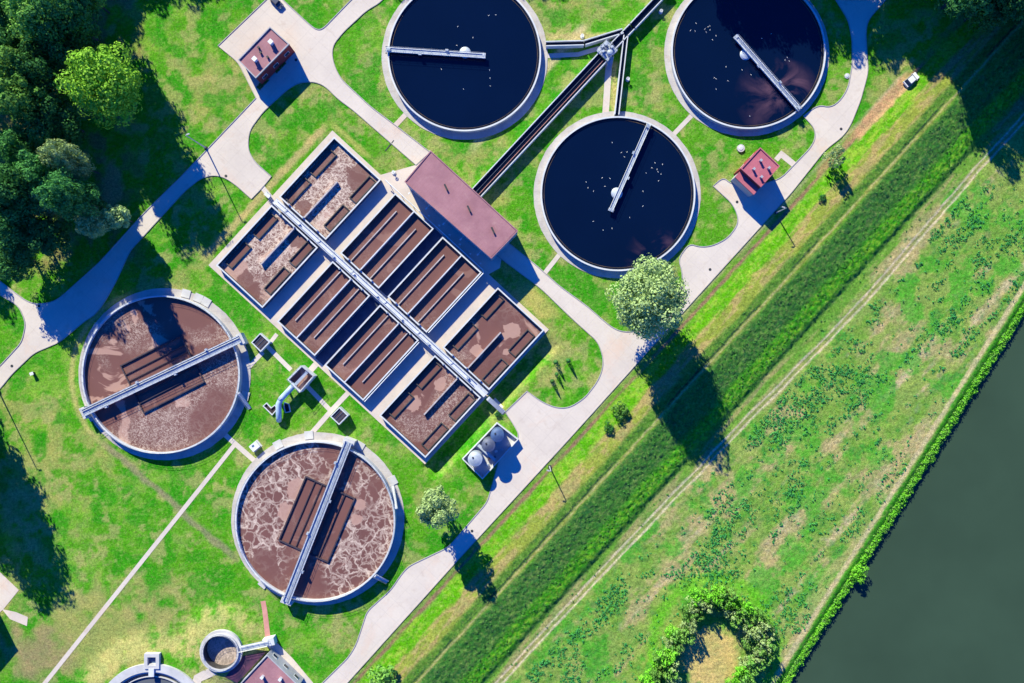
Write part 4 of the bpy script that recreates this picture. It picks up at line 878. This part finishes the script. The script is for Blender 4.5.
# ---------------------------------------------------------------- cars
def car(px, py, z, rz, label, paint, L=4.4, W_=1.85):
    p = P(px, py); p.z = z; G = thing('parked_car', label, 'car', p); G.rotation_euler = (0, 0, rz)
    def prt(mb, name, m, par=G, smooth=False):
        me = bpy.data.meshes.new(name); me.from_pydata(mb.v, [], mb.f); me.update(); me.materials.append(m)
        o = bpy.data.objects.new(name, me); C.objects.link(o); o.parent = par; return o
    def loft(prof, hw):   # prof: (x, z) outline closed, with half widths
        n = len(prof); mb = MB()
        vs = [(x, -hw[i], z_) for i, (x, z_) in enumerate(prof)]+[(x, hw[i], z_) for i, (x, z_) in enumerate(prof)]
        mb.add(vs, [tuple(range(n)), tuple(range(2*n-1, n-1, -1))]+[(i, i+n, (i+1) % n+n, (i+1) % n) for i in range(n)]); return mb
    h = L/2; w_ = W_/2
    prt(loft([(-h, .3), (h, .3), (h+.05, .6), (h-.1, .8), (h-1.0, .95), (-h+.5, 1.0), (-h, .9)], [w_*.92, w_*.92, w_*.95, w_*.9, w_*.95, w_*.95, w_*.9]), 'body', paint)
    prt(loft([(h-1.1, .93), (h-1.75, 1.4), (-h+.75, 1.42), (-h+.25, .98)], [w_*.92, w_*.78, w_*.78, w_*.9]), 'cabin_glass', M['glass'])
    mb = MB(); mb.box((-.25, 0, 1.45), (1.9, W_*.74, .06)); prt(mb, 'roof', paint)
    for x in (-h+.8, h-.85):
        for y in (-w_*.88, w_*.88):
            mb = MB(); mb.tube([(x, y-.1, .33), (x, y+.1, .33)], .33, 16); o = prt(mb, 'wheel', M['rubber'])
            mb = MB(); mb.tube([(x, y-.11, .33), (x, y+.11, .33)], .18, 12); prt(mb, 'rim', M['metal'], o)
    for y in (-w_*.6, w_*.6):
        mb = MB(); mb.box((h+.0, y, .66), (.1, .35, .15)); prt(mb, 'headlight', M['white'])
        mb = MB(); mb.box((-h, y, .75), (.08, .3, .15)); prt(mb, 'tail_light', M['red'])
        mb = MB(); mb.box((h-1.35, y*1.75, .98), (.15, .2, .12)); prt(mb, 'wing_mirror', paint)
    mb = MB(); mb.box((h+.06, 0, .42), (.06, .5, .12)); prt(mb, 'number_plate', M['white'])
    return G
car(910, 80.5, gz(910, 80.5)+.05, R(40), 'white car parked on the dike edge at the end of the tree shadow', M['white'], 4.7, 2.3)
car(277, 3, .06, R(-43), 'dark car at the top edge of the frame above the upper left building', surface('dark_car_paint', (.08, .09, .13), None, .5, .3, 3, .05, 0))

# ---------------------------------------------------------------- trees and shrubs
def quads_obj(name, cen, nor, size, m, parent, z0shift=None):
    n = len(cen); r = rng.normal(size=(n, 3)); u = np.cross(nor, r); u /= np.linalg.norm(u, axis=1)[:, None]+1e-9; w_ = np.cross(nor, u); w_ /= np.linalg.norm(w_, axis=1)[:, None]+1e-9
    a = (size*rng.uniform(.7, 1.3, n))[:, None]; b = a*rng.uniform(.45, .8, n)[:, None]
    v = np.stack([cen-u*a, cen-w_*b, cen+u*a, cen+w_*b], 1).reshape(-1, 3).astype(np.float32)
    me = bpy.data.meshes.new(name); me.vertices.add(4*n); me.vertices.foreach_set('co', v.ravel())
    me.loops.add(4*n); me.loops.foreach_set('vertex_index', np.arange(4*n, dtype=np.int32))
    me.polygons.add(n); me.polygons.foreach_set('loop_start', np.arange(0, 4*n, 4, dtype=np.int32)); me.polygons.foreach_set('loop_total', np.full(n, 4, np.int32))
    me.update(calc_edges=True)
    return link(name, me, m, parent)
def crown_points(Rr, Rz, zc, lobes, per, top=.3):
    cen = []; nor = []
    for i in range(lobes):
        d = rng.normal(size=3); d[2] = d[2]*.8+top; d /= np.linalg.norm(d)
        k = rng.uniform(.5, .93); lc = np.array([d[0]*Rr*k, d[1]*Rr*k, zc+d[2]*Rz*k]); lr = rng.uniform(.17, .36)*Rr
        n = int(per*rng.uniform(.7, 1.3)); dd = rng.normal(size=(n, 3)); dd /= np.linalg.norm(dd, axis=1)[:, None]
        keep = (dd@d) > -.35; dd = dd[keep]; rad = lr*rng.uniform(.7, 1.08, len(dd))
        c_ = lc+dd*rad[:, None]*np.array([1, 1, .9]); cen.append(c_); nn = dd+rng.normal(size=dd.shape)*.3; nor.append(nn/np.linalg.norm(nn, axis=1)[:, None])
    n = int(lobes*per*.35); dd = rng.normal(size=(n, 3)); dd /= np.linalg.norm(dd, axis=1)[:, None]; dd *= rng.uniform(.2, .8, n)[:, None]
    cen.append(dd*np.array([Rr, Rr, Rz])+np.array([0, 0, zc])); nor.append(rng.normal(size=(n, 3)))
    return np.concatenate(cen), np.concatenate(nor)
def make_tree(name, Rr, Ht, leaf, lobes=55, per=95, leafsize=.34, base=.22):
    T = bpy.data.objects.new(name, None); T.empty_display_size = .5; C.objects.link(T)
    Rz = Ht*(1-base)/2; zc = Ht-Rz
    c_, n_ = crown_points(Rr, Rz, zc, lobes, int(per*1.5)); quads_obj('crown', c_, n_, leafsize*1.25, M[leaf], T)
    mb = MB(); tr = Ht*.018
    mb.tube([(0, 0, -.5), (.1, 0, Ht*.25), (-.1, .15, Ht*.5), (.1, 0, Ht*.8)], tr, 9, tr*.35)
    for k in range(6):
        a = k*1.05+rng.uniform(0, .5); z = Ht*(.28+.07*k); L = Rr*.65
        mb.tube([(0, 0, z), (math.cos(a)*L*.5, math.sin(a)*L*.5, z+L*.35), (math.cos(a)*L, math.sin(a)*L, z+L*.8)], tr*.45, 6, tr*.12)
    mb.build('trunk', M['bark'], T); return T
def make_shrub(name, Rr, Ht, leaf, lobes=16, per=60, ls=.22):
    T = bpy.data.objects.new(name, None); T.empty_display_size = .5; C.objects.link(T)
    c_, n_ = crown_points(Rr, Ht*.5, Ht*.5, lobes, per); quads_obj('foliage', c_, n_, ls, M[leaf], T)
    mb = MB()
    for k in range(4):
        a = k*1.6; mb.tube([(0, 0, -.2), (math.cos(a)*Rr*.25, math.sin(a)*Rr*.25, Ht*.4), (math.cos(a)*Rr*.5, math.sin(a)*Rr*.5, Ht*.75)], .07, 5, .02)
    mb.build('stem', M['bark'], T); return T
used = set()
def place(proto, px, py, label, cat, rz=None, sc=1.0, group=None, crown_z=None):
    """px,py: where the ground point is; with crown_z the pixel is where the crown centre shows"""
    if crown_z: q = P(px, py, crown_z); gx, gy = inv(q.x, q.y)
    else: gx, gy = px, py; q = P(px, py)
    loc = (q.x, q.y, gz(gx, gy)); rz = random.uniform(0, 6.28) if rz is None else rz
    if proto.name in used: o = copy_thing(proto, loc, rz, sc)
    else:
        used.add(proto.name); o = proto; o.location = loc; o.rotation_euler = (0, 0, rz); o.scale = (sc, sc, sc) if not isinstance(sc, tuple) else sc
    tag(o, label, cat, group); return o
PT = {k: [make_tree(nm, *a) for a in args] for k, nm, args in (
    ('mid', 'broadleaf_tree', [(8.5, 26, 'leaf_mid'), (7.5, 24, 'leaf_mid')]),
    ('dark', 'broadleaf_tree', [(8.5, 27, 'leaf_dark'), (7.5, 25, 'leaf_dark')]),
    ('bright', 'broadleaf_tree', [(10.5, 29, 'leaf_bright', 75, 110)]),
    ('grey', 'broadleaf_tree', [(7.5, 22, 'leaf_grey'), (5.5, 20, 'leaf_grey', 40, 90)]))}
lone = make_tree('willow_tree', 9.8, 25, 'leaf_grey', 110, 110, .30, .18)
small = make_tree('poplar_tree', 5.3, 19.5, 'leaf_grey', 50, 95, .27, .15)
place(lone, 648, 299, 'large round grey green tree beside the river road below the middle clarifier', 'tree', crown_z=15, sc=(1.06, 1.06, 1.16))
place(small, 437, 506, 'small round grey green tree on the lawn above the river road', 'tree', crown_z=11, sc=(1.08, 1.08, 1.08))
place(PT['bright'][0], 102, 84, 'bright yellow green tree at the right edge of the top left wood', 'tree', crown_z=19, rz=1.0)
wood = [(40, 20, 'mid', 18), (8, 50, 'dark', 14), (62, 14, 'dark', 19), (20, 68, 'mid', 16), (40, 72, 'dark', 15), (28, 104, 'mid', 18), (6, 95, 'dark', 15), (20, 150, 'dark', 12), (66, 160, 'grey', 17), (45, 172, 'dark', 15),
        (45, 204, 'grey', 11), (72, 196, 'dark', 20), (95, 222, 'grey', 11), (117, 217, 'grey', 9), (30, 190, 'dark', 13), (15, 190, 'dark', 17), (14, 258, 'dark', 10), (44, 236, 'dark', 11), (12, 225, 'dark', 14), (60, 120, 'dark', 12), (70, 50, 'dark', 14), (10, 8, 'dark', 15), (30, -12, 'dark', 17), (75, -15, 'dark', 18), (45, 130, 'dark', 12)]
names = {'mid': 'green broadleaf tree among the crowns of the dense wood at the top left', 'dark': 'dark green broadleaf tree deep in the shaded part of the top left wood', 'grey': 'grey green tree with pale leaves in the wood at the top left'}
seen = {}
zp = {'mid': (15.9, 14.6), 'dark': (16.5, 15.3), 'grey': (13.4, 12.2)}
for i, (px, py, kd, cz) in enumerate(wood):
    k = PT[kd][i % 2]; x_ = random.uniform(.75, .95)*(.8 if kd == 'grey' else 1); place(k, px, py, names[kd], 'tree', sc=(x_, x_, cz/zp[kd][i % 2]), group='%s trees of the top left wood' % kd, crown_z=cz)
# trees outside the frame whose shadows fall into it
off = [(-60, 30), (-62, 80), (-58, 130), (-62, 178), (-95, 60), (60, -95), (100, -135), (140, -134), (165, -140), (215, -150), (20, -60), (-20, -40), (-44, 132), (70, -82), (52, -58), (40, -78), (80, -108),
       (450, -140), (478, -145), (505, -148), (540, -142), (575, -150), (600, -150), (345, -145), (700, -85), (735, -78), (770, -72), (805, -68), (838, -60), (866, -62)]
for i, (px, py) in enumerate(off):
    place(PT[('mid', 'dark')[i % 2]][i % 2], px, py, 'green tree outside the frame whose shadow falls across the lawns', 'tree', sc=random.uniform(.95, 1.08), group='trees beyond the frame edge')
for px, py, s in ((-10, 466, 1.02), (-24, 440, 1.02), (-62, 425, 1.0), (-36, 404, 1.05), (-50, 380, 1.0)):
    place(PT['dark'][0], px, py, 'tall dark tree beyond the left edge shading the lower left lawn', 'tree', sc=s, group='trees beyond the left edge')
tr = [(889, -54, 1.05), (926, -16, 1.1), (942, 8, 1.12), (968, -8, 1.15), (990, 12, 1.1), (1015, 0, 1.1), (1040, 20, 1.15), (925, -45, 1.1), (955, -45, 1.1), (985, -40, 1.1), (1015, -40, 1.1), (1045, -20, 1.1), (1075, 10, 1.1), (1070, 50, 1.1), (1055, 62, 1.0), (880, -60, 1.1), (1095, 60, 1.1), (935, -20, 1.1), (965, 20, .9), (1100, 100, .9), (1062, 88, 1.0)]
for i, (px, py, s) in enumerate(tr):
    kd = ('dark', 'mid', 'dark', 'dark')[i % 4]; place(PT[kd][i % 2], px, py, 'dark tree of the wood in the top right corner', 'tree', sc=s, group='trees of the top right wood')
# shrubs
SH = [make_shrub('shrub', 2.4, 3.0, 'leaf_dark'), make_shrub('shrub', 2.4, 3.0, 'leaf_mid'), make_shrub('shrub', 2.4, 3.0, 'leaf_grey', 14, 45, .2), make_shrub('shrub', 2.4, 3.0, 'leaf_lime')]
place(SH[1], 619, 410, 'round shrub on the sunny side of the dike, upper one of two', 'shrub', sc=1.15)
place(SH[0], 608, 427, 'smaller shrub on the sunny side of the dike, lower one of two', 'shrub', sc=.8)
place(SH[2], 829, 161, 'thin grey green bushy tree on bare earth beside the river road', 'tree', sc=(1.4, 1.4, 3.2))
place(SH[0], 820, 199, 'small dark shrub on the dike below the bushy tree', 'shrub', sc=.55)
place(SH[1], 385, 673, 'green shrub beside the river road at the bottom edge', 'shrub', sc=1.9)
place(SH[0], 498, 414.5, 'small green shrub at the yard end of the shaded stair', 'shrub', sc=.45)
# thicket by the river
hed = [(648, 676, 'l'), (656, 664, 'l'), (662, 676, 'm'), (664, 652, 'l'), (671, 661, 'g'), (668, 640, 'g'), (676, 634, 'm'), (683, 626, 'g'), (680, 645, 'g'), (688, 612, 'm'), (694, 603, 'g'), (690, 622, 'g'), (703, 594, 'm'), (704, 604, 'g'), (714, 592, 'l'), (716, 600, 'm'), (724, 594, 'm'), (728, 602, 'l'), (736, 600, 'l'), (738, 610, 'm'), (746, 607, 'l'), (750, 615, 'm'), (757, 614, 'm'), (758, 625, 'g'), (765, 624, 'm'), (768, 634, 'g'), (760, 640, 'g'), (764, 648, 'm'), (755, 652, 'g'), (750, 642, 'm'), (746, 660, 'g'), (752, 664, 'm'), (741, 669, 'l'), (745, 677, 'm'), (735, 680, 'l'), (728, 612, 'g'), (740, 622, 'g'), (748, 630, 'g'), (641, 688, 'l'), (655, 688, 'm'), (659, 655, 'm'), (654, 670, 'm'), (675, 646, 'm'), (671, 632, 'l'), (684, 634, 'm'), (697, 612, 'm'), (709, 599, 'm'), (720, 606, 'm'), (733, 618, 'm'), (745, 622, 'm'), (755, 634, 'm'), (668, 668, 'm'), (672, 676, 'g'), (699, 594, 'l')]
hl = {'l': (3, 'bright green shrub of the horseshoe thicket by the river meadow'), 'm': (1, 'mid green shrub of the horseshoe thicket by the river meadow'), 'g': (2, 'grey green shrub of the horseshoe thicket by the river meadow')}
for px, py, k in hed:
    place(SH[hl[k][0]], px, py, hl[k][1], 'shrub', sc=(random.uniform(.75, 1.45),)*2+(random.uniform(1.2, 2.6),), group='%s shrubs of the horseshoe thicket' % {'l': 'bright', 'm': 'mid green', 'g': 'grey'}[k])
# young conical trees on the lawn
def make_cone():
    T = bpy.data.objects.new('conical_shrub', None); C.objects.link(T); n = 520
    h = rng.uniform(0, 1, n)**.8; a = rng.uniform(0, 6.28, n); r = .75*(1-h)**.7*rng.uniform(.75, 1.05, n)+.05
    c_ = np.stack([r*np.cos(a), r*np.sin(a), .2+h*3.6], -1); nn = np.stack([np.cos(a), np.sin(a), .5+0*a], -1)+rng.normal(size=(n, 3))*.3
    quads_obj('foliage', c_, nn/np.linalg.norm(nn, axis=1)[:, None], .14, M['leaf_dark'], T)
    mb = MB(); mb.tube([(0, 0, -.2), (0, 0, 2.8)], .07, 6, .03); mb.build('stem', M['bark'], T); return T
cn = make_cone()
for px, py, s, l in ((555.5, 362, 1.0, 'uppermost'), (568, 360.5, .95, 'rightmost'), (556.5, 374, .8, 'second from the bottom'), (552, 381, .9, 'lowest')):
    place(cn, px, py, 'young dark conical conifer on the rounded lawn, the %s of four' % l, 'conifer', sc=s, group='four young conifers on the rounded lawn')

# ---------------------------------------------------------------- weeds (uncountable growth)
def clumps(name, px, py, rad, hgt, m, per, ls, kindlabel):
    n = len(px); X = (px-512)*K; Y = (341.5-py)*K; Z = terrain_z(px, py)
    C0 = np.repeat(np.stack([X, Y, Z], -1), per, 0); r = np.repeat(rad, per); h = np.repeat(hgt, per); N_ = n*per
    d = rng.normal(size=(N_, 3)); d /= np.linalg.norm(d, axis=1)[:, None]; d[:, 2] = np.abs(d[:, 2])
    cen = C0+d*np.stack([r, r, h], -1)*rng.uniform(.5, 1, N_)[:, None]; nn = d+rng.normal(size=(N_, 3))*.5; nn[:, 2] += .3
    o = quads_obj(name, cen, nn/np.linalg.norm(nn, axis=1)[:, None], ls, m, None)
    return tag(o, kindlabel, 'weeds', kind='stuff')
n = 110000; px = rng.uniform(420, 1060, n); py = rng.uniform(150, 720, n)
v = px*.737+py*.676; u = px*.677-py*.736; wq = px*.844+py*.537
dens = sm(fbm(px/38, py/38, 201, 4)*.35+fbm(v/9, u/60, 211, 3)*.35+fbm(px/8, py/8, 231, 3)*.3, .49, .62)
clr = np.hypot((px-712)/45, (py-655)/55) > 1
keep = (v > 845) & (wq < 1018) & (rng.random(n) < dens*.6+.012) & clr
clumps('meadow_weeds', px[keep], py[keep], rng.uniform(.2, .75, keep.sum()), rng.uniform(.2, .75, keep.sum()), M['weed'], 9, .2, 'dark blue green weed clumps scattered over the river meadow')
n = 60000; px = rng.uniform(380, 1080, n); py = rng.uniform(-20, 720, n); v = px*.737+py*.676; u = px*.677-py*.736
dens = bandm(v, 773, 816, 2)*.16+bandm(v, 757, 765, 1)*.07+bandm(v, 821, 831, 1)*.08
keep = rng.random(n) < dens
clumps('dike_weeds', px[keep], py[keep], rng.uniform(.2, .5, keep.sum()), rng.uniform(.15, .45, keep.sum()), leafmat('dike_weed_leaves', (.07, .26, .05), (.12, .32, .05), (.03, .14, .05)), 8, .2, 'rank dark grass and weeds on the far slope of the dike')
# overhanging growth along the bank
n = 3400; wq = rng.uniform(1030, 1043, n); uu = rng.uniform(-280, 330, n); wq = np.minimum(wq, 1029+11*fbm(uu/4, uu*0, 221, 3)*1.1)
px = wq*.844+uu*.537; py = wq*.537-uu*.844
clumps('bank_growth', px, py, rng.uniform(.3, 1.0, n), rng.uniform(.3, 1.5, n), M['leaf_lime'], 12, .22, 'bright green fringe of plants along the river bank')
n = 900; wq = rng.uniform(1029, 1038, n); uu = rng.uniform(-280, 330, n); px = wq*.844+uu*.537; py = wq*.537-uu*.844
clumps('bank_growth', px, py, rng.uniform(.3, .8, n), rng.uniform(.4, 1.3, n), M['leaf_mid'], 12, .22, 'darker green plants scattered through the growth on the river bank')
place(SH[3], 861, 574.5, 'bright green bush bulging from the bank over the river', 'shrub', sc=1.2)

# ---------------------------------------------------------------- gulls on the clarifiers
mb = MB(); mb.tube([(-.32, 0, .1), (-.18, 0, .12), (0, 0, .13), (.15, 0, .13), (.24, 0, .16)], .12, 8, .09); mb.tube([(.22, 0, .16), (.3, 0, .27), (.38, 0, .28)], .075, 6, .05)
mb.add([(-.3, -.05, .12), (-.3, .05, .12), (-.52, .09, .12), (-.52, -.09, .12)], [(0, 1, 2, 3)])
mb.add([(.1, .08, .2), (-.35, .16, .2), (-.2, .02, .24)], [(0, 1, 2)]); mb.add([(.1, -.08, .2), (-.2, -.02, .24), (-.35, -.16, .2)], [(0, 1, 2)])
gull = mb.build('gull', M['bird'])
spots = {'A': [(458, 26.5), (473, 37.5), (457, 45.5), (489, 15.5), (441.5, 69.5), (463.5, 89), (489.5, 70), (490, 78), (490, 86), (496, 15)],
         'B': [(690.5, 30.5), (696, 23.5), (695, 31), (705, 29), (708, 27), (706, 32), (710, 30), (709.5, 26), (716, 36), (712.5, 40), (771, 34), (762, 38.5), (726, 67), (714, 78), (716, 79), (728, 81), (716, 89), (742, 70), (751, 75), (785, 60), (787, 57.5), (789, 61), (749.5, 116)],
         'C': [(612, 142.5), (621.5, 152.5), (627, 152), (624.5, 157), (586, 182), (602, 178), (610, 178.5), (588, 188), (593.5, 191), (605, 186.5), (655, 163), (652, 168), (657, 169.5), (662.5, 164.5), (658, 172), (661, 174), (658.5, 181), (646, 173), (643, 191.5), (643, 206), (593, 221.5), (603, 230), (612, 228.5), (629.5, 217.5)]}
where = {'A': 'top left clarifier', 'B': 'top right clarifier', 'C': 'clarifier beside the pink hall'}
first = True
for k, L in spots.items():
    for px, py in L:
        o = gull if first else gull.copy()
        if not first: C.objects.link(o)
        first = False; o.location = P(px, py, 1.35); o.rotation_euler = (0, 0, random.uniform(0, 6.28)); o.scale = (.52, .52, .52)
        tag(o, 'tiny white gull floating on the dark water of the '+where[k], 'bird', 'gulls on the '+where[k])
